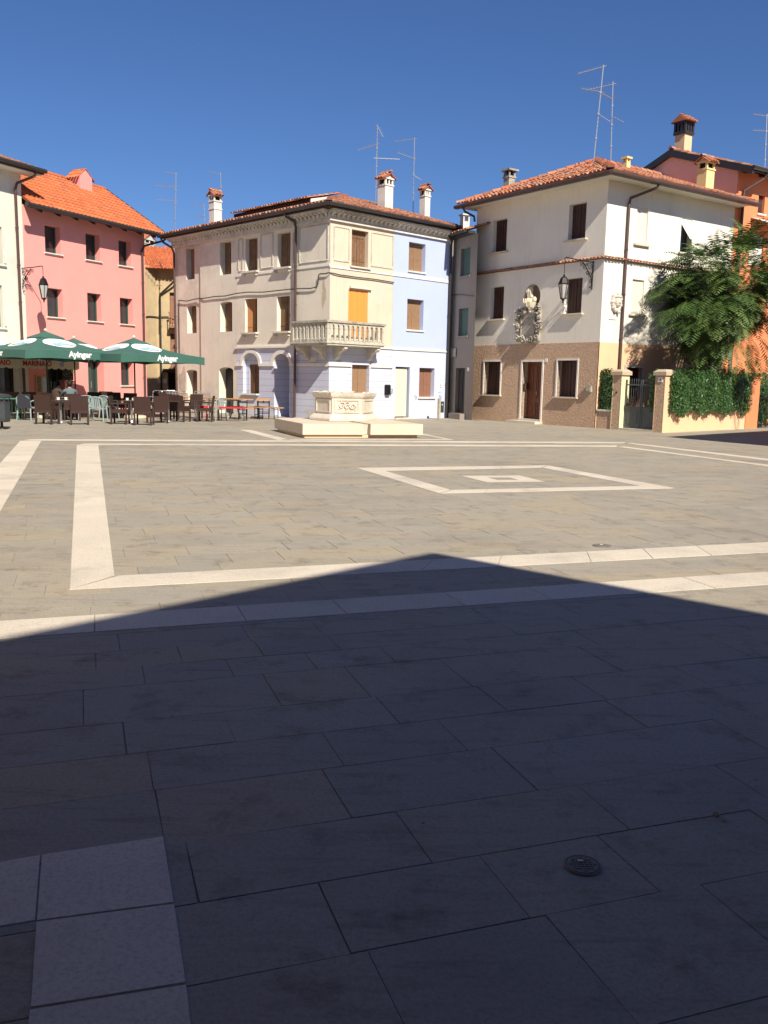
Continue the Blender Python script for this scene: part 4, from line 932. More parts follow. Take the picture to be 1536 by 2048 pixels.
mb = MB(); mb.tube([AL.p(.15, -.03, z) for z in (2.58, 2.98)], .012, 5); mb.box(AL, .02, .5, -.05, -.03, 2.6, 2.96); mb.build('street_plaque', M['greystone'], H)
mb = MB(); mb.tube([AL.p(-.1, -.03, 5.2), AL.p(.8, -.04, 5.15), AL.p(1.9, -.03, 5.0)], .016, 5); tagp(mb.build('cable', M['gutter_dark']), 'thin cable between the two green shutters of the shaded grey house', 'cable')

# ================================================================== PINK HOUSE
H = thing('pink_house', 'bright pink three-storey house with green window frames and new orange roof', 'house', PK.p(3.5, 2, 0))
po = [rect(1.15, 1.97, 6.45, 7.56), rect(3.38, 4.2, 6.45, 7.58), rect(5.36, 6.15, 6.45, 7.58), rect(1.15, 1.98, 3.88, 5.05), rect(3.38, 4.2, 3.86, 5.06), rect(5.36, 6.18, 3.86, 5.03), rect(5.33, 6.12, 1.08, 2.15)]
mb = MB(); mb.holed(PK, [(0, 0), (1.05, 0), (1.05, 2.3), (1.95, 2.3), (1.95, 0), (3.3, 0), (3.3, 2.3), (4.25, 2.3), (4.25, 0), (7.05, 0), (7.05, 8.15), (0, 8.15)], po, 0, reveal=.3)
for (a, b) in ((1.05, 1.95), (3.3, 4.25)):
    mb.poly([PK.p(a, 0, 0), PK.p(a, .5, 0), PK.p(a, .5, 2.3), PK.p(a, 0, 2.3)]); mb.poly([PK.p(b, 0, 0), PK.p(b, .5, 0), PK.p(b, .5, 2.3), PK.p(b, 0, 2.3)]); mb.poly([PK.p(a, 0, 2.3), PK.p(b, 0, 2.3), PK.p(b, .5, 2.3), PK.p(a, .5, 2.3)])
mb.poly([PK.p(7.05, 0, 0), PK.p(7.05, 7, 0), PK.p(7.05, 7, 7.9), PK.p(7.05, 3, 10.2), PK.p(7.05, 0, 8.2)]); mb.poly([PK.p(0, 7, 0), PK.p(7.05, 7, 0), PK.p(7.05, 7, 7.9), PK.p(0, 7, 7.9)])
mb.build('wall', M['pink'], H)
for h_ in po: glazed(H, PK, h_[0][0], h_[1][0], h_[0][1], h_[2][1], .3)
for (a, b) in ((1.05, 1.95), (3.3, 4.25)):
    g = MB(); g.box(PK, a, b, .48, .5, 0, 2.3); o = g.build('door', M['glass'], H)
    f = MB()
    for q in (a, (a+b)/2-.08, (a+b)/2+.01, b-.08): f.box(PK, q, q+.08, .4, .48, 0, 2.3)
    f.box(PK, a, b, .401, .48, 2.2, 2.299); f.box(PK, a, b, .401, .48, 0, .16); f.build('frame', M['green_frame'], o)
    hd_ = MB(); hd_.tube([PK.p((a+b)/2+.05, .36, .95), PK.p((a+b)/2+.05, .36, 1.25)], .015, 6); hd_.build('handle', M['galv'], o)
slp = .62; ovp = .7; zP = 7.98
mb = MB(); rr = random.Random(41)
A = PK.p(-.0, -ovp, zP+.1); s_ = PK.n*3.7 + V(0, 0, 3.7*slp); B = PK.p(7.75, -ovp, zP+.1)
mb.poly([A, B, B+s_, A+s_], .3); mb.poly([A-V(0, 0, .07), B-V(0, 0, .07), B+s_-V(0, 0, .1), A+s_-V(0, 0, .1)], .3)
bk = PK.n*4.3 - V(0, 0, 4.3*.5); mb.poly([A+s_, B+s_, B+s_+bk, A+s_+bk], .3)
tiles(mb, A, PK.d, s_, lambda v: (0, 7.75), s_.length, rr, tw=.22, tl=.36, r=.095, jit=.25, modern=True)
ridge_tiles(mb, A+s_, B+s_, rr, .12)
roof_p = mb.build('roof', M['tile_new'], H)
mb = MB(); P = [B, B+s_, B+s_+bk]
for a, b in ((B, B+s_), (B+s_, B+s_+bk)):
    q = PK.d*.06; mb.prism([a-q-V(0, 0, .16), a+q-V(0, 0, .16), a+q+V(0, 0, .1), a-q+V(0, 0, .1)], [b-q-V(0, 0, .16), b+q-V(0, 0, .16), b+q+V(0, 0, .1), b-q+V(0, 0, .1)])
mb.build('verge_board', M['gutter_dark'], H)
for k in range(8):
    m_ = MB(); u = .45+k*.95; m_.prism([PK.p(u-.07, -ovp+.1, 7.86), PK.p(u+.07, -ovp+.1, 7.86), PK.p(u+.07, -ovp+.1, 7.98), PK.p(u-.07, -ovp+.1, 7.98)], [PK.p(u-.07, .05, 8.2), PK.p(u+.07, .05, 8.2), PK.p(u+.07, .05, 8.42), PK.p(u-.07, .05, 8.42)]); m_.build('rafter', M['eavewood'], H)
mb = MB(); mb.prism([PK.p(0, -ovp+.05, 7.99), PK.p(0, -ovp+.05, 8.02), PK.p(0, .05, 8.47), PK.p(0, .05, 8.44)], [PK.p(7.6, -ovp+.05, 7.99), PK.p(7.6, -ovp+.05, 8.02), PK.p(7.6, .05, 8.47), PK.p(7.6, .05, 8.44)]); mb.build('eave_boards', M['eavewood'], H)
mb = MB(); mb.tube([PK.p(-.4, -ovp-.08, 8.02), PK.p(7.85, -ovp-.08, 8.02)], .085, 8); mb.box(PK, -.4, 7.85, -ovp-.04, -ovp+.03, 7.93, 8.1); mb.build('gutter', M['gutter_dark'], H)
pipe(H, [PK.p(7.75, -ovp-.06, 8.0), PK.p(7.7, -ovp+.1, 7.82), PK.p(6.9, -.14, 7.5), PK.p(6.8, -.1, 7.3), PK.p(6.8, -.1, .05)], 'gutter')
# brick dormer chimney at the ridge
mb = MB(); f2 = PK; u0, u1, d0, d1 = PK.uz(160, 365, 2.2)[0], PK.uz(184, 365, 2.2)[0], 2.2, 3.0
zb, zt = 9.5, 10.5
mb.prism([f2.p(u0, d0, zb), f2.p(u1, d0, zb), f2.p(u1, d1, zb), f2.p(u0, d1, zb)], [f2.p(u0, d0, zt), f2.p(u1, d0, zt), f2.p(u1, d1, zt), f2.p(u0, d1, zt)])
mb.prism([f2.p(u0, d0, zt), f2.p(u1, d0, zt), f2.p((u0+u1)/2, d0, zt+.3)], [f2.p(u0, d1, zt), f2.p(u1, d1, zt), f2.p((u0+u1)/2, d1, zt+.3)])
mb.mi = 1; rr = random.Random(6)
for sg, uu in ((-1, u0-.12), (1, u1+.12)):
    A = f2.p(uu, d0-.12, zt-.1); B = f2.p((u0+u1)/2, d0-.12, zt+.33); tiles(mb, A, f2.n, B-A, lambda v: (0, d1-d0+.24), (B-A).length, rr, tw=.17, tl=.3, r=.07, jit=.4)
mb.build('chimney', [M['pink'], M['tile_new']], roof_p)
mb = MB(); mb.box(PK, 2.2, 2.38, -.03, 0, 1.35, 1.75); mb.build('doorbell_panel', M['plaque'], H)
T = thing('menu_board', 'yellow-framed menu board on the pink wall under the cream awning', 'menu board', PK.p(.75, 0, .95))
mb = MB(); mb.box(PK, .38, 1.0, -.05, -.005, .75, 1.5); mb.build('frame', mat('yellow_frame', (.62, .36, .08), .6), T)
mb = MB(); mb.box(PK, .44, .62, -.06, -.05, .8, 1.44); mb.build('dark_poster', mat('dark_poster', (.09, .08, .07), .6, (.35, .32, .28), 18, .9), T)
mb = MB(); mb.box(PK, .68, .96, -.06, -.05, .8, 1.42); mb.build('light_poster', mat('light_poster', (.62, .72, .74), .6, (.2, .4, .55), 12, .8), T)
# flower basket by the door
T = thing('flower_basket', 'small dark hanging basket beside the green door on the pink wall', 'basket', PK.p(2.05, -.3, 1.5))
mb = MB(); mb.box(PK, 1.5, 2.1, -.35, -.08, 1.3, 1.85); mb.build('box', M['iron'], T)
mb = MB(); rr = random.Random(2)
for k in range(40): q = PK.p(1.5+.6*rr.random(), -.38+.05*rr.random(), 1.2+.7*rr.random()); mb.ball(q, .035, n=5, m=4, tint=rr.random())
mb.build('foliage', M['hedge_leaf'], T)

# ================================================================== IVORY HOUSE on the far left
H = thing('ivory_house', 'tall ivory house at the left edge with brown downpipe and cafe awning', 'house', PK.p(-2, 2, 0))
lo_ = [rect(-1.9, -1.0, 5.7, 7.1), rect(-1.95, -1.1, 3.3, 4.9), rect(-5.0, -4.0, 5.7, 7.1), rect(-5, -4.0, 3.3, 4.9), rect(-2.4, -.45, 0, 2.25)]
mb = MB(); mb.holed(PK, rect(-9, 0, 0, 9.4), lo_, -.05, reveal=[.2, .2, .2, .2, .4]); mb.poly([PK.p(0, -.05, 0), PK.p(0, 7, 0), PK.p(0, 7, 9.4), PK.p(0, -.05, 9.4)])
mb.poly([PK.p(-9, 7, 0), PK.p(0, 7, 0), PK.p(0, 7, 9.4), PK.p(-9, 7, 9.4)]); mb.poly([PK.p(-9, -.05, 0), PK.p(-9, 7, 0), PK.p(-9, 7, 9.4), PK.p(-9, -.05, 9.4)])
mb.build('wall', M['left_wall'], H)
for h_ in lo_[:4]:
    o = glazed(H, PK, h_[0][0], h_[1][0], h_[0][1], h_[2][1], .15, None, True)
    s = MB(); s.box(PK, h_[0][0]-.1, h_[1][0]+.1, -.14, .1, h_[0][1]-.07, h_[0][1]); s.build('sill', M['trim'], o)
    s = MB(); s.box(PK, h_[1][0]+.02, h_[1][0]+.1, -.12, -.06, h_[0][1]+.05, h_[2][1]-.05); s.build('shutter', M['trim'], o); s = MB(); s.box(PK, h_[0][0]-.1, h_[0][0]-.02, -.12, -.06, h_[0][1]+.05, h_[2][1]-.05); s.build('shutter', M['trim'], o)
mb = MB(); mb.box(PK, -2.4, -.45, .35, .38, 0, 2.25); mb.mi = 1
for u in (-2.38, -1.5, -1.42, -.55): mb.box(PK, u, u+.08, .28, .35, 0, 2.2)
mb.build('shop_door', [M['glass'], M['eavewood']], H)
mb = MB(); A = PK.p(-9.4, -.75, 9.42); B = PK.p(.5, -.75, 9.42); s_ = PK.n*4 + V(0, 0, 1.3); mb.poly([A, B, B+s_, A+s_], .3); mb.poly([A+s_, B+s_, B+s_*1+PK.n*4-V(0, 0, 1.3), A+s_+PK.n*4-V(0, 0, 1.3)], .3); tiles(mb, A, PK.d, s_, lambda v: (0, 9.9), 2.5, random.Random(44)); mb.build('roof', M['tile'], H)
mb = MB(); mb.box(PK, -9.4, .45, -.72, -.05, 9.24, 9.36); mb.build('soffit', M['soffit'], H)
mb = MB(); mb.tube([PK.p(-9.4, -.84, 9.4), PK.p(.55, -.84, 9.4)], .085, 8); mb.box(PK, -9.4, .5, -.79, -.722, 9.27, 9.45); mb.build('gutter', M['gutter_dark'], H)
pipe(H, [PK.p(.12, -.8, 9.35), PK.p(.1, -.7, 9.15), PK.p(-.32, -.2, 8.85), PK.p(-.38, -.16, 8.6), PK.p(-.32, -.16, .05)], 'gutter', .055)
T = thing('cafe_awning', 'cream scalloped awning with red lettering over the cafe door at left', 'awning', PK.p(-1, -.7, 2.3))
ao = 1.25; mb = MB(); ua, ub = -3.2, 1.55
mb.prism([PK.p(ua, -.07, 2.62), PK.p(ub, -.07, 2.62), PK.p(ub, -ao, 2.1), PK.p(ua, -ao, 2.1)], [PK.p(ua, -.07, 2.64), PK.p(ub, -.07, 2.64), PK.p(ub, -ao, 2.12), PK.p(ua, -ao, 2.12)])
mb.build('canopy', M['awning'], T)
mb = MB(); n_ = 13
pts = [(ua, 2.12), (ub, 2.12)]
for k in range(n_*6+1):
    u = ub-(ub-ua)*k/(n_*6); pts.append((u, 1.78-.06*abs(math.sin(PI*k/6))))
mb.holed(PK, list(reversed(pts)), [], -ao-.012, -ao+.0); mb.build('valance', M['awning'], T)
def text_mb(txt, size, to, bold=0.0):
    cu = bpy.data.curves.new('lettering', 'FONT'); cu.body = txt; cu.size = size; cu.offset = bold; cu.resolution_u = 3
    ob = bpy.data.objects.new('lettering', cu); C.objects.link(ob); bpy.context.view_layer.update()
    me = ob.to_mesh(); m_ = MB()
    xs = [v.co.x for v in me.vertices]; cx = (min(xs)+max(xs))/2
    for p in me.polygons: m_.poly([to(me.vertices[i].co.x-cx, me.vertices[i].co.y) for i in p.vertices])
    ob.to_mesh_clear(); bpy.data.objects.remove(ob); bpy.data.curves.remove(cu)
    return m_
text_mb('MARINAIO', .27, lambda x, y: PK.p(-.62+x*1.1, -ao-.02, 1.85+y*1.0), .008).build('lettering', M['red'], T)
text_mb('MARINAIO', .27, lambda x, y: PK.p(-2.6+x*1.1, -ao-.02, 1.85+y*1.0), .008).build('lettering', M['red'], T)
mb = MB(); mb.lathe(V(0, 0, 0), [(.0, 0), (.0, 0)], 4); mb = MB(); mb.poly([PK.p(.62+.12*math.cos(2*PI*k/16), -ao-.02, 1.94+.11*math.sin(2*PI*k/16)) for k in range(16)]); mb.build('round_emblem', mat('emblem_blue', (.42, .48, .66), .8), T)
lantern('wall_lantern', 'black iron lantern hanging from a bracket between the ivory and pink houses', PK, -.12, 5.66, 1.2, .42, .75)

# tall house behind the pink one
H = thing('neighbour_house', 'dark-eaved taller house showing its roof edge behind the pink house', 'house', PK.p(0, 9, 0))
dB = 4.6
uA, zA = PK.uz(-40, 300, dB); uB, zB = PK.uz(152, 362, dB); uB2 = PK.uz(192, 372, dB)[0]
mb = MB(); mb.prism([PK.p(uA, dB+.3, 0), PK.p(uB2, dB+.3, 0), PK.p(uB2, dB+7, 0), PK.p(uA, dB+7, 0)], [PK.p(uA, dB+.3, zA-.2), PK.p(uB2, dB+.3, zB-.2), PK.p(uB2, dB+7, zB-.2), PK.p(uA, dB+7, zA-.2)]); mb.build('wall', M['left_wall'], H)
mb = MB(); q = V(0, 0, -.34); mb.prism([PK.p(uA, dB, zA)+q, PK.p(uB2+.3, dB, zB)+q, PK.p(uB2+.3, dB, zB-.05), PK.p(uA, dB, zA-.05)], [PK.p(uA, dB+4, zA)+q, PK.p(uB2+.3, dB+4, zB)+q, PK.p(uB2+.3, dB+4, zB+.6), PK.p(uA, dB+4, zA+.6)]); mb.build('roof', M['eavewood'], H)

# ================================================================== OLD YELLOW HOUSE up the alley on the left
Yy = 50.0
c0 = at(314.5, 700, Yy); YF = Fr((c0.x, c0.y), (1, .12), (-.12, 1)); YS = Fr((c0.x, c0.y), (-.50, -.866), (-.866, .50))
H = thing('yellow_house', 'old peeling yellow house with orange roof at the end of the left alley', 'house', YF.p(2, 2, 0))
ze = at(320, 541, Yy).z
mb = MB(); mb.holed(YF, rect(0, 5, 0, ze+.3), [rect(.72, 1.7, 4.45, 6.15), rect(.72, 1.7, 1.9, 3.9), rect(.55, 2.4, 0, 1.75)], 0, reveal=.3); mb.build('wall', M['yellow_wall'], H); mb = MB(); mb.holed(YS, rect(0, 5, 0, ze+.2), [], 0); mb.build('side_wall', M['yellow_wall'], H); mb = MB(); mb.poly([YF.p(0, 6, 0), YF.p(5, 6, 0), YF.p(5, 6, ze), YF.p(0, 6, ze)]); mb.build('rear_wall', M['yellow_wall'], H)
for (a, b, c, d) in ((.72, 1.7, 4.45, 6.15), (.72, 1.7, 1.9, 3.9)):
    shutter(YF, a, b, c, d, .2).build('window', M['wood_red'], H)
mb = MB(); mb.box(YF, .7, 1.8, -.5, -.002, 4.2, 4.35)
for k in range(8): mb.box(YF, .72+k*.14, .76+k*.14, -.5, -.46, 4.35, 5.0)
mb.box(YF, .7, 1.8, -.51, -.45, 5.0, 5.06); mb.build('balcony', M['wood_red'], H)
mb = MB(); mb.box(YF, .55, 2.4, .25, .3, 0, 1.75); mb.build('shop_door', M['black'], H)
mb = MB(); mb.box(YF, .3, 2.4, -.25, -.002, 1.75, 1.95); mb.build('lintel', M['eavewood'], H)
mb = MB(); mb.box(YF, -.1, .5, -.04, -.002, 1.15, 1.4); mb.build('notice', M['greyplaster'], H)
mb = MB(); rr = random.Random(9)
Rz = ze+.05; A = YF.p(-2.2, -.6, Rz); s_ = YF.n*3.5 + V(0, 0, 1.6)
mb.poly([A, YF.p(5, -.6, Rz), YF.p(5, 2.9, Rz+1.6), A+s_], .5); tiles(mb, A, YF.d, s_, lambda v: (0, 7.2), s_.length, rr, jit=1.2, modern=True)
mb.build('roof', M['tile_new'], H)
pipe(H, [YF.p(1.4, -.6, ze-.1), YF.p(.9, -.3, ze-.7), YF.p(.22, -.1, ze-1.3), YF.p(.2, -.08, ze-1.6), YF.p(.2, -.08, .05)], 'gutter_dark', .06)
mb = MB(); q = YF.p(0, -.08, at(315, 634, Yy).z)
mb.tube([q + YS.d*1.2-V(0, 0, .1), q + YS.d*.5, q, q+YF.d*.6+V(0, 0, .03), q+YF.d*.9+V(0, 0, -.12), q+YF.d*1.6+V(0, 0, -.1)], .03, 5); tagp(mb.build('cable', M['gutter_dark']), 'tangled cable across the old yellow house in the left alley', 'cable')
H2 = at(296, 500, 64); T = MB(); f2 = Fr((H2.x, H2.y), PK.d, PK.n)
hh = thing('neighbour_house', 'house beyond the alley with a beige chimney beside the pink gable', 'house', V(H2.x, H2.y, 0))
T.box(f2, -.3, 1.6, .2, 4, 0, H2.z-1.2); T.build('wall', M['yellow_wall'], hh)
m_ = MB(); m_.box(f2, -.35, 1.7, .0, 4.2, H2.z-1.2, H2.z-1.08); A = f2.p(-.35, 0, H2.z-1.08); tiles(m_, A, f2.d, f2.n+V(0, 0, .2), lambda v: (0, 2), 3, random.Random(3)); rf = m_.build('roof', M['tile_red'], hh)
m_ = chimney_mb(f2, .2, .5, 1.0, H2.z-2, H2.z+1.3); m_.build('chimney', [M['oldtrim'], M['tile_red'], M['black']], rf)

# ================================================================== ORANGE HOUSE
H = thing('orange_house', 'bright orange house with rosy gable rising behind the white house', 'house', OR.p(3, 3, 0))
oo = [rect(1.5, 1.95, 8.55, 9.3), rect(1.15, 2.1, 6.5, 7.7), rect(3.4, 4.4, 8.5, 9.3), rect(3.4, 4.4, 6.5, 7.7)]
mb = MB(); mb.holed(OR, rect(0, 9, 0, 10.05), oo, 0, reveal=.2); mb.build('wall', M['orange_wall'], H)
mb = MB(); mb.poly([OG.p(0, 0, 0), OG.p(7.6, 0, 0), OG.p(7.6, 0, 9.6), OG.p(3.25, 0, 11.2), OG.p(0, 0, 10.1)]); mb.poly([OG.p(7.6, 0, 0), OG.p(7.6, 9, 0), OG.p(7.6, 9, 9.6), OG.p(7.6, 0, 9.6)]); mb.poly([OG.p(0, 9, 0), OG.p(7.6, 9, 0), OG.p(7.6, 9, 9.6), OG.p(3.25, 9, 11.2), OG.p(0, 9, 10.1)])
mb.build('gable_wall', M['gable'], H)
window(H, OR, 1.5, 1.95, 8.55, 9.3, .12, 'wood_dark', 'boards', 1, 'trim', .08, .06, .05)
mb = MB()
for (a, b, c, d) in ((1.15, 2.1, 6.5, 7.7), (3.4, 4.4, 6.5, 7.7)):
    o = shutter(OR, a, b, c, d, .06, style='boards').build('window', M['awning_white'], H)
shutter(OR, 3.4, 4.4, 8.5, 9.3, .12).build('window', M['wood_dark'], H)
oa = OG.p(-.6, -.45, 10.12); 
mb = MB(); rr = random.Random(51)
def rp(g, d, z): return OG.p(g, d, z)
for (g0, z0, g1, z1) in ((-.65, 10.02, 3.25, 11.38), (8.2, 9.5, 3.25, 11.38)):
    A = rp(g0, -.1, z0); B = rp(g1, -.1, z1); A2 = rp(g0, 9.4, z0); B2 = rp(g1, 9.4, z1); dn = V(0, 0, -.05)
    mb.prism([A+dn, A2+dn, B2+dn, B+dn], [A, A2, B2, B], .2)
    tiles(mb, A, OG.n, B-A, lambda v: (0, 9.5), (B-A).length, rr, jit=1)
ridge_tiles(mb, rp(3.25, -.1, 11.4), rp(3.25, 9.4, 11.4), rr)
roof_o = mb.build('roof', M['tile'], H)
for (g0, z0, g1, z1) in ((-.7, 9.98, 3.25, 11.34), (8.2, 9.46, 3.25, 11.34)):
    m_ = MB(); m_.prism([rp(g0, -.14, z0-.24), rp(g0, -.002, z0-.24), rp(g0, -.002, z0+.04), rp(g0, -.14, z0+.04)], [rp(g1, -.14, z1-.24), rp(g1, -.002, z1-.24), rp(g1, -.002, z1+.04), rp(g1, -.14, z1+.04)])
    m_.build('verge_board', M['gutter_dark'], H)
m_ = MB(); m_.tube([rp(-.74, -.14, 9.98), rp(-.74, 9.4, 9.98)], .08, 8); m_.box(OG, -.68, -.6, -.12, 9.4, 9.86, 10.02); m_.build('gutter', M['gutter_dark'], H)
for k in range(8):
    m_ = MB(); d_ = .3+k*1.1; m_.prism([rp(-.55, d_, 9.86), rp(-.55, d_+.12, 9.86), rp(-.55, d_+.12, 9.96), rp(-.55, d_, 9.96)], [rp(0, d_, 9.95), rp(0, d_+.12, 9.95), rp(0, d_+.12, 10.15), rp(0, d_, 10.15)]); m_.build('rafter', M['eavewood'], H)
pipe(H, [OR.p(.9, -.72, 9.9), OR.p(.85, -.6, 9.7), OR.p(.35, -.1, 9.25), OR.p(.32, -.1, 9.0), OR.p(.32, -.1, .1)], 'gutter', .06)
m_ = MB(); m_.prism([OR.p(1.05, -.03, 8.32), OR.p(4.0, -.03, 8.32), OR.p(4.0, -.8, 8.02), OR.p(1.05, -.8, 8.02)], [OR.p(1.05, -.03, 8.35), OR.p(4.0, -.03, 8.35), OR.p(4.0, -.8, 8.05), OR.p(1.05, -.8, 8.05)])
m_.tube([OR.p(1.05, -.8, 8.02), OR.p(4.0, -.8, 8.02)], .06, 8); m_.build('awning', M['awning_white'], H)
# its brick chimney with dark louvred top
p = at(1365, 306, WR.p(7.4, 3.4, 0).y+1.0); f2 = Fr((p.x, p.y), WL.d, WL.n); m_ = MB(); w_ = .25
m_.box(f2, -w_, w_, -w_, w_, p.z-.9, p.z+.72); m_.mi = 1
m_.box(f2, -w_-.06, w_+.06, -w_-.06, w_+.06, p.z+.72, p.z+.84); m_.box(f2, -w_-.06, w_+.06, -w_-.06, w_+.06, p.z+1.18, p.z+1.24); m_.mi = 2; m_.box(f2, -w_+.12, w_-.12, -w_+.12, w_-.12, p.z+.84, p.z+1.18); m_.mi = 1
for a in (-1, -.33, .33, 1):
    for b in (-1, -.33, .33, 1):
        if abs(a) == 1 or abs(b) == 1: m_.box(f2, a*w_-.05, a*w_+.05, b*w_-.05, b*w_+.05, p.z+.84, p.z+1.18)
m_.mi = 3; rr = random.Random(8); zt = p.z+1.24
m_.prism([f2.p(-w_-.14, -w_-.14, zt), f2.p(w_+.14, -w_-.14, zt), f2.p(0, -w_-.14, zt+.26)], [f2.p(-w_-.14, w_+.14, zt), f2.p(w_+.14, w_+.14, zt), f2.p(0, w_+.14, zt+.26)], .3)
for sg in (-1, 1):
    A = f2.p(sg*(w_+.16), -w_-.16, zt); B = f2.p(0, -w_-.16, zt+.28); tiles(m_, A, f2.n, B-A, lambda v: (0, 2*w_+.32), (B-A).length, rr, tw=.16, tl=.25, r=.07)
m_.build('chimney', [M['peach'], M['gutter_dark'], M['black'], M['tile']], roof_o)

# ================================================================== GARDEN WALL, GATE, HEDGE, TREE
NV = WL.n; GW = WL; pw = .4
g1 = 7.64; g2 = 9.47
T = thing('garden_wall', 'low peach garden wall under the ivy hedge right of the gate', 'wall', WL.p(9.6, .2, 0))
SWo = WL.p(g2+pw, .3, 0); SW = Fr(SWo, (.735, .678), (-.678, .735)); SL = 5.6
mb = MB(); mb.box(SW, .05, SL, .02, .25, 0, .78); mb.build('wall', M['peach'], T)
mb = MB(); mb.box(SW, .05, SL, -.03, .3, .78, .84); mb.build('coping', M['sill'], T)
T = thing('low_wall', 'short brown roughcast wall with white coping between white house and gate', 'wall', WL.p(7.3, .2, 0))
mb = MB(); mb.box(WL, 6.96, g1-.002, .03, .25, 0, .62); mb.build('wall', M['rough'], T); mb = MB(); mb.box(WL, 6.96, g1-.002, -.01, .3, .62, .68); mb.build('coping', M['trim'], T)
M['capstone'] = mat('cap_plaster', (.52, .42, .30), .9, (.44, .35, .25), 4, .5, .3, 30)
def pillar(u, label, num=False, side='pillar_yellow'):
    T = thing('gate_pillar', label, 'gate pillar', WL.p(u+.2, .2, 0), 'gate pillars')
    m_ = MB(); m_.box(WL, u+.025, u+pw-.025, .0, .1, 0, 1.9); m_.build('rough_face', M['rough'], T)
    m_ = MB(); m_.box(WL, u, u+.0249, -.004, pw, 0, 1.9); m_.box(WL, u+pw-.0249, u+pw, -.004, pw, 0, 1.9); m_.box(WL, u+.025, u+pw-.025, .1, pw-.001, 0, 1.9); m_.build('shaft', M[side], T)
    m_ = MB(); c = [(u-.06, -.06), (u+pw+.06, -.06), (u+pw+.06, pw+.06), (u-.06, pw+.06)]; c2 = [(u+.05, .05), (u+pw-.05, .05), (u+pw-.05, pw-.05), (u+.05, pw-.05)]
    m_.prism([WL.p(a, b, 1.9) for a, b in c], [WL.p(a, b, 2.02) for a, b in c]); m_.prism([WL.p(a, b, 2.02) for a, b in c], [WL.p(a, b, 2.1) for a, b in c2], caps=False); m_.poly([WL.p(a, b, 2.1) for a, b in c2]); m_.build('cap', M['capstone'], T)
    if num:
        m_ = MB(); m_.box(WL, u+.1, u+.3, -.02, -.001, 1.68, 1.84); o = m_.build('house_number', M['plaque'], T)
        text_mb('4', .14, lambda x, y: WL.p(u+.2+x, -.024, 1.71+y)).build('numeral', M['ink'], o)
    else:
        m_ = MB(); m_.ball(WL.p(u+.2, -.01, 1.3), .04, (1, .5, 1), 8, 6); m_.build('bell_button', M['iron'], T)
pillar(g1, 'left gate pillar, brown roughcast front with pale yellow side'); pillar(g2, 'right gate pillar with a white house number, at the hedge corner', True, 'peach')
T = thing('garden_gate', 'grey two-leaf metal garden gate with bars above solid panels', 'gate', WL.p((g1+g2+pw)/2, .25, 0))
for (a, b) in ((g1+pw+.02, (g1+g2+pw)/2-.01), ((g1+g2+pw)/2+.01, g2-.02)):
    m_ = MB(); d0, d1 = .2, .24
    m_.box(WL, a, a+.05, d0, d1, .1, 1.75); m_.box(WL, b-.05, b, d0, d1, .1, 1.75)
    for z_ in (.1, .78, 1.55): m_.box(WL, a+.05, b-.05, d0, d1, z_, z_+.045)
    m_.box(WL, a+.05, b-.05, d0+.012, d1-.012, .145, .78); m_.box(WL, a+.13, b-.13, d0, d0+.011, .25, .68)
    n_ = 6
    for k in range(1, n_):
        u = a+.05+(b-a-.1)*k/n_; m_.tube([WL.p(u, .22, .82), WL.p(u, .22, 1.72)], .009, 5); m_.tube([WL.p(u, .22, 1.72), WL.p(u, .22, 1.8)], .016, 5, .002)
    m_.build('gate_leaf', M['gate'], T)
mb = MB(); mb.box(WL, g1+pw, g2, .0, .35, 0, .07); mb.build('threshold', M['stone'], T)
mb = MB(); mb.box(WL, g1+pw+.95, g1+pw+1.15, .26, .34, .9, 1.05)
tagp(mb.build('parcel_box', mat('yellow_paint', (.62, .45, .02), .5)), 'small yellow box behind the bars of the grey gate', 'box')
T = thing('orange_pier', 'bright orange wall pier at the right end of the ivy hedge', 'pier', SW.p(SL+.5, .1, 0))
mb = MB(); mb.box(SW, SL+.02, SL+1.02, .0, .35, 0, 1.92); mb.build('wall', M['orange_wall'], T); mb = MB(); mb.box(SW, SL-.02, SL+1.06, -.04, .39, 1.92, 1.97); mb.build('cap', M['orange_wall'], T)
T = thing('railing_gate', 'black barred gate with a plant behind it at the right edge', 'gate', SW.p(SL+1.8, .1, 0))
mb = MB()
for k in range(16): mb.tube([SW.p(SL+1.08+k*.12, .15, .08), SW.p(SL+1.08+k*.12, .15, 1.35)], .012, 5)
mb.box(SW, SL+1.03, SL+3, .13, .17, .08, .14); mb.box(SW, SL+1.03, SL+3, .13, .17, 1.15, 1.2); mb.build('bars', M['iron'], T)

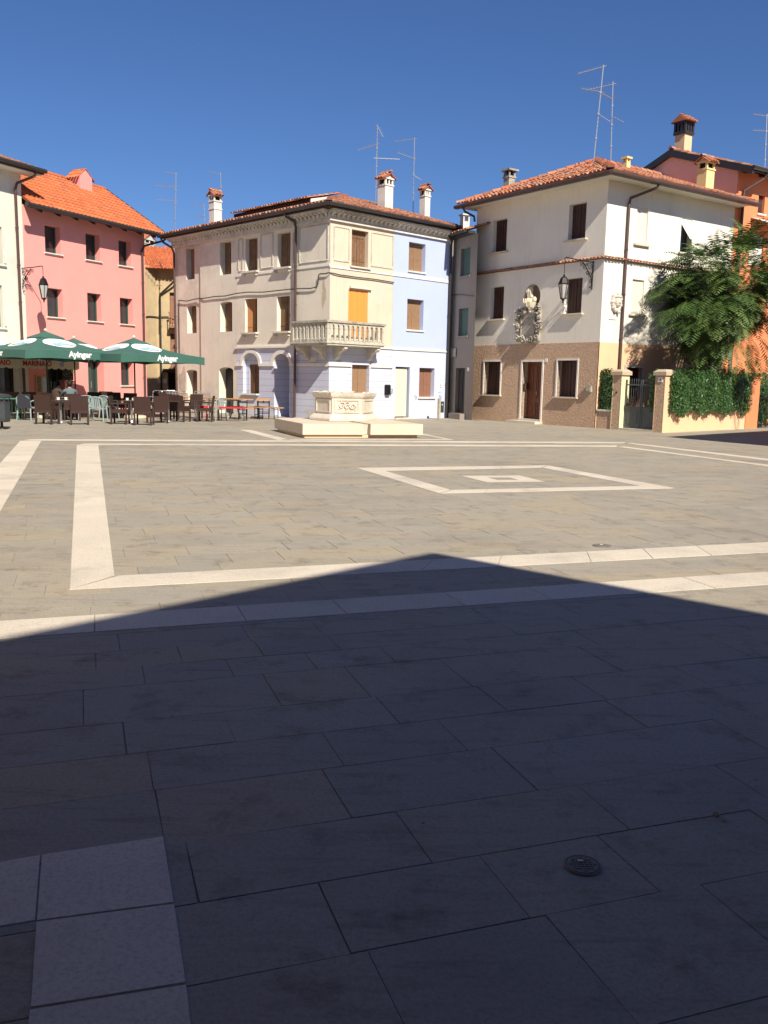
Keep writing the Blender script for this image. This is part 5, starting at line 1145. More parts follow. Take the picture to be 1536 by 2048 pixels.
def leaves(m_, rnd, n, place, size, asp=.5):
    for k in range(n):
        p, nn = place(rnd)
        t_ = rnd.random(); s = size*rnd.uniform(.6, 1.3)
        d1 = V(rnd.gauss(0, 1), rnd.gauss(0, 1), rnd.gauss(0, 1)-.5); d1 = (d1 - nn*d1.dot(nn)*.75).normalized(); d2 = d1.cross(nn+V(rnd.gauss(0, .4), rnd.gauss(0, .4), rnd.gauss(0, .4))).normalized()
        a = p; b = p+d1*s
        m_.poly([a, p+d1*s*.45+d2*s*asp*.5, b, p+d1*s*.45-d2*s*asp*.5], t_)
def hedge(name, label, fr, u0, u1, d0, d1, z0, z1, n, seed, cat='hedge', size=.1):
    T = thing(name, label, cat, fr.p((u0+u1)/2, (d0+d1)/2, 0)); rnd = random.Random(seed); m_ = MB()
    def edge(u):       # uneven outline
        return .13*math.sin(u*2.3+seed)+.08*math.sin(u*5.7)+.05*math.sin(u*11)
    def place(r):
        u = r.uniform(u0, u1); q = r.random(); e = edge(u)
        if q < .55: return fr.p(u, d0-.08*r.random()-.12*abs(math.sin(u*3.1))*math.sin(PI*r.random())+.05, r.uniform(z0+edge(u*1.7)*.7-.05, z1+e)), -fr.n
        if q < .75: return fr.p(u, r.uniform(d0, d1), z1+e+r.uniform(-.06, .08)), V(0, 0, 1)
        if q < .85: return fr.p(r.choice((u0, u1))+r.uniform(-.06, .06), r.uniform(d0, d1), r.uniform(z0, z1)), fr.d
        return fr.p(u, r.uniform(d0+.05, d0+.3), r.uniform(z0, z1)), -fr.n
    leaves(m_, rnd, n, place, size, .62); o = m_.build('foliage', M['hedge_leaf'], T)
    b = MB()
    for k in range(int((u1-u0)*4)+2):
        u = u0+.1+k*.25
        if u > u1: break
        b.tube([fr.p(u, (d0+d1)/2, z0 if z0 < .3 else .8 if z0 > .5 else z0), fr.p(u+.1, (d0+d1)/2+.05, (z0+z1)/2), fr.p(u-.05, (d0+d1)/2, z1-.15)], .025, 5, .01)
    b.build('stems', M['bark'], T)
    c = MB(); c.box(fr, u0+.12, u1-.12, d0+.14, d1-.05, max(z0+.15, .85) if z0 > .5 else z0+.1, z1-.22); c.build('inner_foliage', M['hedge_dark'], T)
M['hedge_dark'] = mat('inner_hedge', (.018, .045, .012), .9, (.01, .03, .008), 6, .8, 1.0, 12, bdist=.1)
hedge('ivy_hedge', 'dense green ivy hedge spilling over the peach garden wall', SW, -.05, SL-.1, -.12, .75, .72, 1.98, 26000, 3, 'hedge', .075)
hedge('small_hedge', 'narrow dark hedge behind the short brown wall by the white house corner', WL, 6.98, g1-.02, .12, .7, .7, 1.85, 2600, 5, 'hedge')
hedge('garden_shrub', 'leafy shrub behind the black railing gate at the right edge', SW, SL+1.2, SL+3.0, .35, 1.2, .1, 1.9, 4000, 9, 'shrub')
# feathery tree
T = thing('feathery_tree', 'small tree with long feathery compound leaves behind the ivy hedge', 'tree', V(11.35, 33.2, 0))
rnd = random.Random(77); m_ = MB(); base = V(11.35, 33.2, 0); cc = V(12.45, 32.5, 4.7)
m_.tube([base, base+V(.05, 0, .8), base+V(.1, -.02, 1.6), base+V(.2, -.05, 2.3)], .17, 10, .13)
tips = []
for k in range(15):
    a = 2*PI*k/15*2.4+rnd.random(); el = rnd.uniform(.15, 1.25); L_ = rnd.uniform(1.2, 2.0)
    dirv = V(math.cos(a)*math.cos(el), math.sin(a)*math.cos(el), math.sin(el))
    s0 = base+V(.2, -.05, 2.2); s1 = s0.lerp(cc, .35)+dirv*.5; s2 = cc*.45+s1*.55+dirv*L_*.6; s3 = s2+dirv*L_*.45+V(0, 0, .15)
    m_.tube([s0, s1, s2, s3], .07, 6, .015); tips += [s1, s2, s3, (s1+s2)/2, (s2+s3)/2]
    for q in range(3):
        d2 = (dirv+V(rnd.gauss(0, .6), rnd.gauss(0, .6), rnd.gauss(0, .4))).normalized(); e_ = s2+d2*rnd.uniform(.5, .9); m_.tube([s2, s2.lerp(e_, .5)+V(0, 0, .05), e_], .022, 4, .008); tips += [e_, (s2+e_)/2]
trunk = m_.build('trunk', M['bark'], T)
fo = MB()
def frond(p, d, L_, droop, tint):
    side = d.cross(V(0, 0, 1))
    if side.length < .1: side = V(1, 0, 0)
    side.normalize(); n_ = 13; prev = p; dv = d.copy(); seg = L_/n_
    for k in range(n_):
        dv = (dv + V(0, 0, -droop*(k+1)/n_*.35)).normalized(); q = prev+dv*seg
        up = side.cross(dv).normalized()
        fo.poly([prev-up*.006, q-up*.004, q+up*.004, prev+up*.006], 0)
        if k > 1:
            ll = L_*.30*math.sin(PI*(k-.6)/(n_)+.25)
            for sg in (-1, 1):
                lv = (side*sg+dv*.45-V(0, 0, .12+.2*rnd.random())).normalized(); w_ = dv*(seg*.36)
                t2 = min(1, max(0, tint+rnd.uniform(-.15, .15)))
                fo.poly([q, q+lv*ll*.5+w_, q+lv*ll, q+lv*ll*.5-w_*.6], t2)
        prev = q
nf = 0
clumps = [cc+V(rnd.uniform(-2.5, 2.6), rnd.uniform(-1.8, 1.8), rnd.uniform(-2.0, 2.3)) for k in range(110)]
clumps = [c for c in clumps if ((c.x-cc.x)/2.6)**2+((c.y-cc.y)/1.9)**2+((c.z-cc.z)/2.2)**2 < 1] + tips
for c in clumps:
    if c.z < 2.1: continue
    rad = (c-cc).length; tb = min(.95, max(.05, rnd.uniform(.1, .7)))
    for k in range(rnd.randint(7, 10)):
        out = (c-cc); out = V(out.x, out.y, out.z*.45+.1)
        if out.length > .01: out.normalize()
        d = (out*1.1+V(rnd.gauss(0, .5), rnd.gauss(0, .5), rnd.gauss(.0, .25))).normalized()
        frond(c+V(rnd.gauss(0, .12), rnd.gauss(0, .12), rnd.gauss(0, .1)), d, rnd.uniform(.7, 1.35), rnd.uniform(.25, .8), tb); nf += 1
fo.build('crown', M['leaf'], T)
print('fronds', nf, len(fo.f))

# ================================================================== HOUSES that shade the square (outside the picture)
def shade_house(name, label, corner, d1, d2, L1, L2, h, wallm):
    c = V(corner[0], corner[1], 0); d1 = V(*d1, 0).normalized(); d2 = V(*d2, 0).normalized()
    T = thing(name, label, 'house', c+(d1*L1+d2*L2)/2)
    ov_ = .5; c2 = c + (d1+d2)*ov_
    m_ = MB(); q = [c2, c2+d1*L1, c2+d1*L1+d2*L2, c2+d2*L2]; m_.prism(q, [p+V(0, 0, h-.05) for p in q]); m_.build('wall', wallm, T)
    m_ = MB(); q = [c, c+d1*(L1+1), c+d1*(L1+1)+d2*(L2+1), c+d2*(L2+1)]; cen = sum(q, V(0, 0, 0))/4+V(0, 0, h+4.5)
    b = [p+V(0, 0, h-.15) for p in q]; t = [p+V(0, 0, h) for p in q]; m_.prism(b, t, .3)
    for k in range(4): m_.poly([t[k], t[(k+1) % 4], cen+(t[k]-cen).cross(V(0, 0, 0))], .3)
    m_.build('roof', M['tile'], T)
    for k in range(4):
        a = 2+k*3.2
        for z_ in (3.6, 6.0):
            if z_+1.3 < h-.4:
                fr_ = Fr(c2+d1*a, d1, d2); w_ = MB(); w_.box(fr_, 0, .9, -.05, .01, z_, z_+1.4); w_.build('window', M['wood_dark'], T)
M['low_bounce_brick'] = mat('low_bounce_brick', (.10, .07, .05), .95, (.07, .05, .04), 5, .5, .3, 20)  # unseen walls kept dark so less light bounces onto the near paving
hs = 8.0; off = SUNH*(hs/math.tan(SUNEL))
shade_house('neighbour_house', 'plain house standing behind the viewer that shades the near paving', (.45+off.x, 7.92+off.y), (-.68, -.733), (.748, -.664), 24, 20, hs, M['low_bounce_brick'])
hs = 7.0; off = SUNH*(hs/math.tan(SUNEL))
shade_house('neighbour_house', 'plain house beyond the right edge that throws the dark shadow by the orange pier', (8.63+off.x, 27.22+off.y), (.717, .697), (.467, -.884), 11, 24, hs, M['orange_wall'])

# ================================================================== THE WELL
T = thing('well', 'carved hexagonal stone wellhead standing on the pale stepped platform', 'well', V(-1.25, 25.9, .39))
wc_ = V(-1.22, 25.85, 0); s_ = .86; th0 = math.radians(-90-30+9)
def hexr(r, z, cc_=wc_): return [cc_+V(r*math.cos(th0+PI*k/3), r*math.sin(th0+PI*k/3), z) for k in range(6)]
m_ = MB()
prof = [(1.02, .39), (1.02, .45), (.98, .5), (.9, .56), (.86, .58), (.86, 1.02), (.9, 1.05), (.93, 1.1), (.95, 1.18)]
for k in range(len(prof)-1): m_.prism(hexr(*prof[k]), hexr(*prof[k+1]), caps=False)
m_.prism(hexr(.95, 1.18), hexr(.68, 1.18), caps=False); m_.prism(hexr(.68, 1.18), hexr(.68, .6), caps=False); m_.poly(hexr(.68, .6)); m_.build('basin', M['stone'], T)
rr = random.Random(15)
for k in range(6):
    a = hexr(.86, 0)[k]; b = hexr(.86, 0)[(k+1) % 6]; fr_ = Fr(a, b-a, (wc_-(a+b)/2))
    L_ = (b-a).length; m_ = MB()
    for (u0, u1, z0, z1) in ((.08, L_-.08, .62, .66), (.08, L_-.08, .96, 1.0), (.08, .12, .66, .96), (L_-.12, L_-.08, .66, .96)): m_.box(fr_, u0, u1, -.025, .01, z0, z1)
    if k in (0, 2, 4):
        for q in range(3):
            cx = L_*(.32+.18*q)
            pts = [fr_.p(cx+.1*(1-t_/14)*math.cos(t_*.7+q), -.03, .82+.12*(1-t_/14)*math.sin(t_*.7+q)) for t_ in range(12)]; m_.tube(pts, .018, 5, .01)
        for q in range(16): m_.ball(fr_.p(L_*rr.uniform(.22, .78), -.012, rr.uniform(.7, .94)), rr.uniform(.018, .035), (1, .7, 1), 6, 4)
    m_.build('relief_panel', M['stone'], T)
m_ = MB()
for k in range(70):
    a = rr.randrange(6); P = hexr(.9, 1.18); p = P[a].lerp(P[(a+1) % 6], rr.random()); m_.ball(p+V(0, 0, rr.uniform(-.05, .02)), rr.uniform(.02, .045), (1.3, 1.3, .7), 6, 4)
m_.build('worn_rim', M['stone'], T)
T = thing('well_platform', 'low platform of pale overhanging stone slabs in two blocks around the well', 'platform', V(-1.0, 25.2, 0))
A0 = V(-2.19, 23.3, 0); B0 = V(-.52, 23.86, 0); C0 = V(.99, 24.30, 0); L0 = V(-3.24, 26.04, 0)
ex = (C0-A0).normalized(); ey = (L0-A0).normalized()
def PP(a, b, z): return A0+ex*a+ey*b+V(0, 0, z)
Lx = (C0-A0).length; sx = Lx*.5
m_ = MB(); m_.prism([PP(0, 0, .09), PP(sx, 0, .09), PP(sx, 3.9, .09), PP(0, 3.1, .09)], [PP(0, 0, .38), PP(sx, 0, .38), PP(sx, 3.9, .38), PP(0, 3.1, .38)]); m_.build('slab', M['slabstone'], T)
m_ = MB(); m_.prism([PP(sx+.17, -.09, .095), PP(Lx, -.09, .095), PP(Lx, 3.6, .095), PP(sx+.17, 3.6, .095)], [PP(sx+.17, -.09, .385), PP(Lx, -.09, .385), PP(Lx, 3.6, .385), PP(sx+.17, 3.6, .385)]); m_.build('slab', M['slabstone'], T)
m_ = MB(); m_.prism([PP(sx+.004, .12, .1), PP(sx+.166, .12, .1), PP(sx+.166, 3.6, .1), PP(sx+.004, 3.6, .1)], [PP(sx+.004, .12, .36), PP(sx+.166, .12, .36), PP(sx+.166, 3.6, .36), PP(sx+.004, 3.6, .36)]); m_.build('joint_stone', M['stone'], T)
m_ = MB(); m_.prism([PP(.07, .07, -.0), PP(Lx-.1, .07, -.0), PP(Lx-.1, 3.5, -.0), PP(.07, 3.0, -.0)], [PP(.07, .07, .09), PP(Lx-.1, .07, .09), PP(Lx-.1, 3.5, .09), PP(.07, 3.0, .09)]); m_.build('base', mat('base_stone', (.66, .50, .33), .85, (.58, .44, .29), 3, .6, .2, 40), T)

# ================================================================== CAFE
def canopy(name, label, x, y, half, zc, za, rot, logos=True):
    T = thing(name, label, 'umbrella', V(x, y, 0), 'green cafe umbrellas')
    m_ = MB(); m_.tube([V(x, y, .1), V(x, y, za-.05)], .028, 10); m_.build('pole', M['bin'], T)
    m_ = MB(); m_.lathe(V(x, y, 0), [(.40, 0), (.42, .03), (.40, .1), (.3, .12), (.06, .13), (.045, .35)], 20); m_.build('base', mat('concrete_base', (.60, .53, .40), .9, (.5, .44, .34), 5, .5, .3, 40), T)
    cs = [V(x+half*math.cos(rot+PI/2*k), y+half*math.sin(rot+PI/2*k), zc) for k in range(4)]
    ap = V(x, y, za); m_ = MB(); NS, NT = 12, 8
    def P(k, s, t):     # s 0..1 along edge, t 0 apex .. 1 edge
        e = cs[k].lerp(cs[(k+1) % 4], s); sag = -.11*math.sin(PI*s)*t*t*-1
        q = ap.lerp(e, t); q.z += -.10*math.sin(PI*t)*1 + .05*t*math.sin(PI*s)*.6
        return q
    for k in range(4):
        for i in range(NS):
            for j in range(NT):
                m_.poly([P(k, i/NS, j/NT), P(k, (i+1)/NS, j/NT), P(k, (i+1)/NS, (j+1)/NT), P(k, i/NS, (j+1)/NT)])
        for i in range(NS):     # the valance
            a, b = P(k, i/NS, 1), P(k, (i+1)/NS, 1); wv = lambda s: V(0, 0, -.27+.018*math.sin(s*9)+.02*math.sin(PI*s))
            m_.poly([a, b, b+wv((i+1)/NS), a+wv(i/NS)])
    m_.build('canopy', M['canopy'], T, smooth=False)
    m_ = MB(); k2 = [V(x+half*.24*math.cos(rot+PI/2*k), y+half*.24*math.sin(rot+PI/2*k), za-.19) for k in range(4)]
    for k in range(4): m_.poly([k2[k], k2[(k+1) % 4], V(x, y, za+.03)]); m_.poly([k2[k], k2[(k+1) % 4], k2[(k+1) % 4]-V(0, 0, .03), k2[k]-V(0, 0, .03)])
    m_.build('vent_cap', M['canopy'], T)
    m_ = MB(); m_.lathe(V(x, y, za+.05), [(.05, 0), (.06, .02), (.03, .05), (.005, .07)], 10); m_.build('finial', M['plaque'], T)
    for k in range(8):
        m_ = MB(); e = cs[k//2] if k % 2 == 0 else (cs[k//2]+cs[(k//2+1) % 4])/2
        m_.tube([ap-V(0, 0, .12), ap.lerp(e, .5)-V(0, 0, .14), e-V(0, 0, .03)], .014, 5); m_.tube([V(x, y, zc-.15), ap.lerp(e, .5)-V(0, 0, .15)], .011, 5); m_.build('rib', M['bin'], T)
    if logos:
        for k in range(4):
            mid = (cs[k]+cs[(k+1) % 4])/2; ed = (cs[(k+1) % 4]-cs[k]); L_ = ed.length
            outw = V(mid.x-x, mid.y-y, 0).normalized(); side = V(0, 0, 1).cross(outw)*1.0
            def on(X, Y_, lift=.014):      # X metres along the edge (right as seen from outside), Y_ metres up the slope from the edge
                hl = (ap-mid).length; t = 1-Y_/hl; s = .5 + (X/L_)/max(t, .05)*(1 if ed.dot(side) > 0 else -1)
                q = P(k, s, t); n = (ed.cross(ap-mid)).normalized(); n = n if n.z > 0 else -n
                return q+n*lift
            def blob(pts, lift): 
                b_ = MB()
                loops = [[V(a, b, 0) for a, b in pts]]
                # fine triangulated fan so that it follows the cloth
                cx = sum(a for a, b in pts)/len(pts); cy = sum(b for a, b in pts)/len(pts); n_ = len(pts)
                for i in range(n_):
                    a, b = pts[i], pts[(i+1) % n_]
                    for r0, r1 in ((0, .34), (.34, .67), (.67, 1)):
                        A = on(cx+(a[0]-cx)*r0, cy+(a[1]-cy)*r0, lift); B = on(cx+(b[0]-cx)*r0, cy+(b[1]-cy)*r0, lift)
                        Cc = on(cx+(b[0]-cx)*r1, cy+(b[1]-cy)*r1, lift); D = on(cx+(a[0]-cx)*r1, cy+(a[1]-cy)*r1, lift)
                        b_.poly([A, Cc, D] if r0 == 0 else [A, B, Cc, D])
                return b_
            yc = 1.02; W2, H2_ = .60, .44
            def shield(k1, k2_, dy=0, nn=28):
                out = []
                for i in range(nn):
                    a = 2*PI*i/nn; r = 1
                    X = math.copysign(abs(math.cos(a))**.8, math.cos(a))*W2*k1; Y_ = math.copysign(abs(math.sin(a))**1.0, math.sin(a))*H2_*k2_
                    if Y_ < 0: X *= (1-.35*abs(Y_)/H2_)
                    out.append((X, yc+Y_+dy))
                return out
            E_ = blob(shield(1, 1), .012); emb = E_.build('emblem', M['print_white'], T)
            blob([(-.38, yc-.1), (-.3, yc+.0), (-.2, yc+.06), (-.1, yc+.04), (.0, yc+.1), (.12, yc+.05), (.26, yc+.04), (.38, yc-.02), (.42, yc-.1), (.1, yc-.14)], .017).build('mountains', M['print_blue'], emb)
            blob([(-.36, yc-.13), (-.1, yc-.17), (-.06, yc-.21), (-.15, yc-.27), (-.28, yc-.23)], .017).build('meadow', M['print_grey'], emb)
            for rad in (1.0, .8):
                b_ = MB(); n_ = 10
                for i in range(n_):
                    a0, a1 = -1.9+1.9*i/n_, -1.9+1.9*(i+1)/n_; r0, r1 = rad*.5, rad*.5-.045
                    b_.poly([on(.04+r0*math.cos(a0), yc-.02+r0*.58*math.sin(a0), .018), on(.04+r0*math.cos(a1), yc-.02+r0*.58*math.sin(a1), .018), on(.04+r1*math.cos(a1), yc-.02+r1*.58*math.sin(a1), .018), on(.04+r1*math.cos(a0), yc-.02+r1*.58*math.sin(a0), .018)])
                b_.build('arc', M['print_grey'], emb)
            text_mb('Ayinger', .17, lambda X, Y_: on(X*1.25, yc+.14+Y_-.5*X*X*.3, .02)).build('lettering', M['print_grey'], emb)
            def on_v(X, Y_):
                q = P(k, .5+X/L_*(1 if ed.dot(side) > 0 else -1), 1); return q + V(0, 0, -.27+Y_) + outw*.018
            text_mb('Ayinger', .27, lambda X, Y_: on_v(X+.12, .075+Y_), .012).build('lettering', M['print_white'], T)
    return T
R0 = math.atan2(-.99, .12)
canopy('cafe_umbrella', 'large green umbrella in front of the pink house, nearest the bin', -11.8, 30.9, 2.62, 2.28, 2.97, R0)
canopy('cafe_umbrella', 'green umbrella at the right, reaching in front of the left alley', -9.12, 32.2, 2.5, 2.24, 2.86, R0-.02)
canopy('cafe_umbrella', 'green umbrella mostly hidden behind the two front umbrellas', -12.3, 35.1, 2.3, 2.3, 2.92, R0)
canopy('cafe_umbrella', 'green umbrella cut off by the left edge of the photo', -15.35, 33.9, 2.5, 2.3, 2.98, R0)

used = {}
def place(proto, x, y, rz, label, z=0):
    if proto.name not in used: used[proto.name] = 1; o = proto
    else: o = copy_tree(proto)
    o.location = (x, y, z); o.rotation_euler = (0, 0, rz); o['label'] = label
    return o
def mk_wicker():
    T = thing('wicker_armchair', 'x', 'chair', V(0, 0, 0), 'brown wicker armchairs of the cafe')
    w_, d_ = .56, .52
    m_ = MB(); m_.b(0, 0, .36, w_-.08, d_, .08); m_.b(0, .01, .44, w_-.14, d_-.08, .03); m_.build('seat', M['wicker'], T)
    m_ = MB()
    for k in range(6):
        z0, z1 = .42+.08*k, .42+.08*(k+1); y0, y1 = -.25-.012*k, -.25-.012*(k+1)
        m_.prism([V(-w_/2+.02, y0, z0), V(w_/2-.02, y0, z0), V(w_/2-.02, y0+.045, z0), V(-w_/2+.02, y0+.045, z0)], [V(-w_/2+.02, y1, z1), V(w_/2-.02, y1, z1), V(w_/2-.02, y1+.045, z1), V(-w_/2+.02, y1+.045, z1)])
    m_.build('backrest', M['wicker'], T)
    for sx_ in (-1, 1):
        for sy in (-1, 1):
            m_ = MB(); m_.b(sx_*(w_/2-.03), sy*(d_/2-.03), 0, .05, .05, .64 if sy > 0 else .45); m_.build('leg', M['wicker'], T)
        m_ = MB(); m_.b(sx_*(w_/2-.03), .0, .64, .07, d_, .04); m_.build('armrest', M['wicker'], T)
    return T
def mk_plastic(mt, nm, grp):
    T = thing(nm, 'x', 'chair', V(0, 0, 0), grp)
    m_ = MB(); m_.b(0, .02, .42, .44, .42, .025); m_.b(0, .24, .405, .42, .03, .03)
    for sx_ in (-1, 1): m_.b(sx_*.21, .02, .40, .03, .42, .03)
    m_.build('seat', M[mt], T)
    m_ = MB()
    m_.tube([V(-.23, -.17, .43), V(-.235, -.22, .62), V(-.22, -.25, .74), V(-.15, -.265, .80), V(0, -.275, .815), V(.15, -.265, .80), V(.22, -.25, .74), V(.235, -.22, .62), V(.23, -.17, .43)], .022, 6)
    for k in range(5): x_ = -.12+.06*k; m_.prism([V(x_-.02, -.2, .44), V(x_+.02, -.2, .44), V(x_+.02, -.185, .44), V(x_-.02, -.185, .44)], [V(x_-.02, -.275, .80), V(x_+.02, -.275, .80), V(x_+.02, -.26, .80), V(x_-.02, -.26, .80)])
    m_.build('backrest', M[mt], T)
    for sx_ in (-1, 1):
        m_ = MB(); m_.tube([V(sx_*.235, -.22, .62), V(sx_*.27, -.05, .66), V(sx_*.27, .14, .65), V(sx_*.25, .22, .56)], .02, 6); m_.build('armrest', M[mt], T)
        for sy in (-1, 1):
            m_ = MB(); m_.tube([V(sx_*.22, sy*.19+.01, .56 if sy > 0 else .44), V(sx_*.255, sy*.235+.01, 0)], .025, 6, .018); m_.build('leg', M[mt], T)
    return T
def mk_alu():
    T = thing('metal_chair', 'x', 'chair', V(0, 0, 0), 'aluminium chairs by the alley')
    m_ = MB()
    for k in range(6): m_.b(0, -.17+.075*k, .44, .42, .055, .015)
    m_.build('seat', M['steel'], T)
    m_ = MB(); m_.tube([V(-.21, -.2, .44), V(-.215, -.27, .86), V(-.17, -.28, .92), V(.17, -.28, .92), V(.215, -.27, .86), V(.21, -.2, .44)], .016, 6)
    for k in range(3): m_.b(0, -.255, .62+.09*k, .4, .01, .04)
    m_.build('backrest', M['steel'], T)
    for sx_ in (-1, 1):
        m_ = MB(); m_.tube([V(sx_*.225, -.24, .64), V(sx_*.25, -.05, .66), V(sx_*.25, .18, .66), V(sx_*.23, .22, .62), V(sx_*.225, .22, 0)], .014, 6); m_.build('armrest', M['steel'], T)
        m_ = MB(); m_.tube([V(sx_*.21, -.2, .44), V(sx_*.22, -.3, 0)], .014, 6); m_.build('leg', M['steel'], T)
    return T
def mk_table():
    T = thing('round_table', 'x', 'table', V(0, 0, 0), 'round cafe tables')
    m_ = MB(); m_.b(0, 0, .70, .7, .7, .03); m_.build('tabletop', M['wicker'], T)
    m_ = MB(); m_.lathe(V(0, 0, 0), [(.035, .02), (.03, .7)], 12); m_.build('pedestal', M['steel'], T)
    m_ = MB()
    for k in range(4): a = PI/4+PI/2*k; m_.tube([V(0, 0, .05), V(.28*math.cos(a), .28*math.sin(a), .025)], .022, 6, .014)
    m_.lathe(V(0, 0, 0), [(.07, .02), (.05, .07)], 12); m_.build('base', M['steel'], T)
    return T
wk = mk_wicker(); pl_ = mk_plastic('plastic', 'plastic_chair', 'grey-green plastic chairs'); al = mk_alu(); tb = mk_table()
def gxy(px, py): q = G(px, py); return q.x, q.y
W_ = [(89, 849, -.12, 'brown wicker armchair nearest the bin, with its back to the square'),
      (154, 850, .35, 'brown wicker armchair just right of the chrome-legged table, turned left'),
      (236, 849, -PI/2+.1, 'brown wicker armchair seen from the side, facing right, below the gap between the front umbrellas'),
      (284, 851, .08, 'brown wicker armchair right of the second umbrella pole, back to the square'),
      (311, 847, .7, 'brown wicker armchair just behind the one by the second umbrella pole, turned left'),
      (357, 844, -.25, 'brown wicker armchair under the right umbrella tip, back to the square'),
      (408, 844, PI/2+.1, 'brown wicker armchair side-on facing left, rightmost of its kind'),
      (336, 840, .6, 'brown wicker armchair between the steel chairs and the front row'),
      (383, 838, PI-.3, 'brown wicker armchair facing the square near the right umbrella tip'),
      (24, 836, .1, 'dark wicker armchair in the umbrella shade behind the bin'),
      (64, 835, -.2, 'dark wicker armchair in the umbrella shade left of the first umbrella pole'),
      (190, 832, .05, 'dark wicker armchair in the shade in front of the tall green door'),
      (231, 832, -.1, 'dark wicker armchair in the shade in front of the low pink-house window'),
      (318, 830, .2, 'dark wicker armchair before the row of steel chairs'),
      (212, 828, .1, 'dark wicker armchair deep in the shade between the umbrella poles'),
      (250, 836, PI-.2, 'wicker armchair facing the square behind the second table')]
for px, py, rz, lb in W_:
    x, y = gxy(px, py); place(wk, x, y+.25, rz, lb)
for px, py, rz, lb in [(192, 843, 0.0, 'pale grey-green plastic chair with slatted back left of the side-on wicker armchair'),
                       (50, 841, -.15, 'grey plastic chair with a dark bag on its back, right of the bin'),
                       (166, 838, .5, 'grey plastic chair half hidden behind the turned wicker armchair'),
                       (214, 838, -.4, 'grey plastic chair in the shade behind the slatted one'),
                       (432, 842, .9, 'grey-green plastic chair beside the beer bench with red cushions')]:
    x, y = gxy(px, py); place(pl_, x, y+.22, rz, lb)
x, y = gxy(51, 841); mb = MB(); mb.prism([V(x-.24, y-.06, .42), V(x+.2, y-.06, .42), V(x+.2, y+.06, .42), V(x-.24, y+.06, .42)], [V(x-.2, y-.09, .84), V(x+.22, y-.09, .84), V(x+.2, y-.03, .86), V(x-.2, y-.03, .86)])
tagp(mb.build('jacket', M['trousers'], base=(x, y, .42)), 'dark jacket hung over the plastic chair right of the bin', 'jacket')
k = 0
for px, py, rz, lb in [(312, 824, PI-.1, 'steel chair, leftmost of the row before the left alley'), (328, 825, PI+.1, 'second steel chair from the left before the alley'),
                       (343, 824, PI+.3, 'third steel chair from the left before the alley'), (357, 826, .1, 'steel chair turned away, fourth from the left'), (371, 825, -.2, 'steel chair turned away, fifth from the left'),
                       (396, 826, PI, 'steel chair standing before the dark old doorway'), (412, 826, .1, 'steel chair, rightmost, by the beige wall')]:
    x, y = gxy(px, py); place(al, x, y, rz, lb)
for px, py, rz, lb in [(120, 847, .3, 'square table on a chrome leg between the two leftmost wicker armchairs'), (262, 846, .1, 'square table between the side-on armchair and the second umbrella'),
                       (336, 845, .4, 'square cafe table half hidden by armchairs under the right umbrella'), (390, 842, .2, 'square cafe table near the right umbrella tip'), (208, 834, 0, 'square cafe table in the shade before the green door'), (124, 836, .2, 'shaded table at which the two people sit')]:
    x, y = gxy(px, py); place(tb, x, y+.1, rz, lb)
def cup(x, y, z, s, label, group='white cups on the cafe tables'):
    m_ = MB(); m_.lathe(V(x, y, z), [(.02*s, 0), (.03*s, .01*s), (.045*s, .07*s), (.04*s, .07*s), (.02*s, .02*s)], 12); m_.lathe(V(x, y, z), [(.07*s, .001), (.085*s, .012)], 14)
    tagp(m_.build('cup', M['plaque']), label, 'cup', group)
x, y = gxy(120, 847); cup(x-.02, y-.02, .732, 1.3, 'white saucer and cup at the front of the chrome-legged table'); cup(x+.14, y+.2, .732, 1.3, 'white cup at the back of the chrome-legged table')
x, y = gxy(262, 846); cup(x-.1, y-.02, .732, 1.2, 'left white cup on the table by the second umbrella'); cup(x+.05, y+.16, .732, 1.2, 'right white cup on the table by the second umbrella')
# green plastic tables
for px, py, lb in ((22, 840, 'green plastic table with splayed legs behind the bin'), (468, 838, 'grey-green round plastic table beside the red cushions')):
    x, y = gxy(px, py); T = thing('plastic_table', lb, 'table', V(x, y+.3, 0), 'plastic garden tables'); y += .3; mt = M['plastic_green'] if px < 100 else M['plastic']
    m_ = MB(); m_.lathe(V(x, y, 0), [(.44, .68), (.46, .70), (.45, .715), (.1, .72)], 20); m_.build('tabletop', mt, T)
    for q in range(4):
        a = PI/4+PI/2*q; m_ = MB(); m_.tube([V(x+.16*math.cos(a), y+.16*math.sin(a), .68), V(x+.18*math.cos(a), y+.18*math.sin(a), .3), V(x+.36*math.cos(a), y+.36*math.sin(a), 0)], .035, 6, .025); m_.build('leg', mt, T)
# beer tables and benches
def beer(name, label, cat, x, y, rz, L_, wd, h, group):
    fr_ = Fr((x, y), (math.cos(rz), math.sin(rz)), (-math.sin(rz), math.cos(rz))); T = thing(name, label, cat, V(x, y, 0), group)
    m_ = MB(); m_.box(fr_, -L_/2, L_/2, -wd/2, wd/2, h-.03, h); m_.build('tabletop' if h > .6 else 'seat', M['bench_wood'], T)
    for s_ in (-1, 1):
        m_ = MB(); u = s_*(L_/2-.3); w2 = wd/2-.03
        for d_ in (-w2, w2): m_.tube([fr_.p(u, d_, h-.03), fr_.p(u, d_*.95, 0)], .016, 5)
        m_.tube([fr_.p(u, -w2, h*.3), fr_.p(u, w2, h*.3)], .013, 5); m_.tube([fr_.p(u, -w2, h*.85), fr_.p(u, w2, h*.85)], .013, 5); m_.tube([fr_.p(u, 0, h*.82), fr_.p(u-s_*.35, 0, h-.03)], .011, 5)
        m_.build('folding_legs', M['iron'], T)
ra = math.atan2(-.717, .697)
beer('beer_table', 'long orange wooden beer table by the beige doorway', 'table', -5.95, 33.3, ra+.15, 2.2, .5, .77, 'folding beer tables and benches')
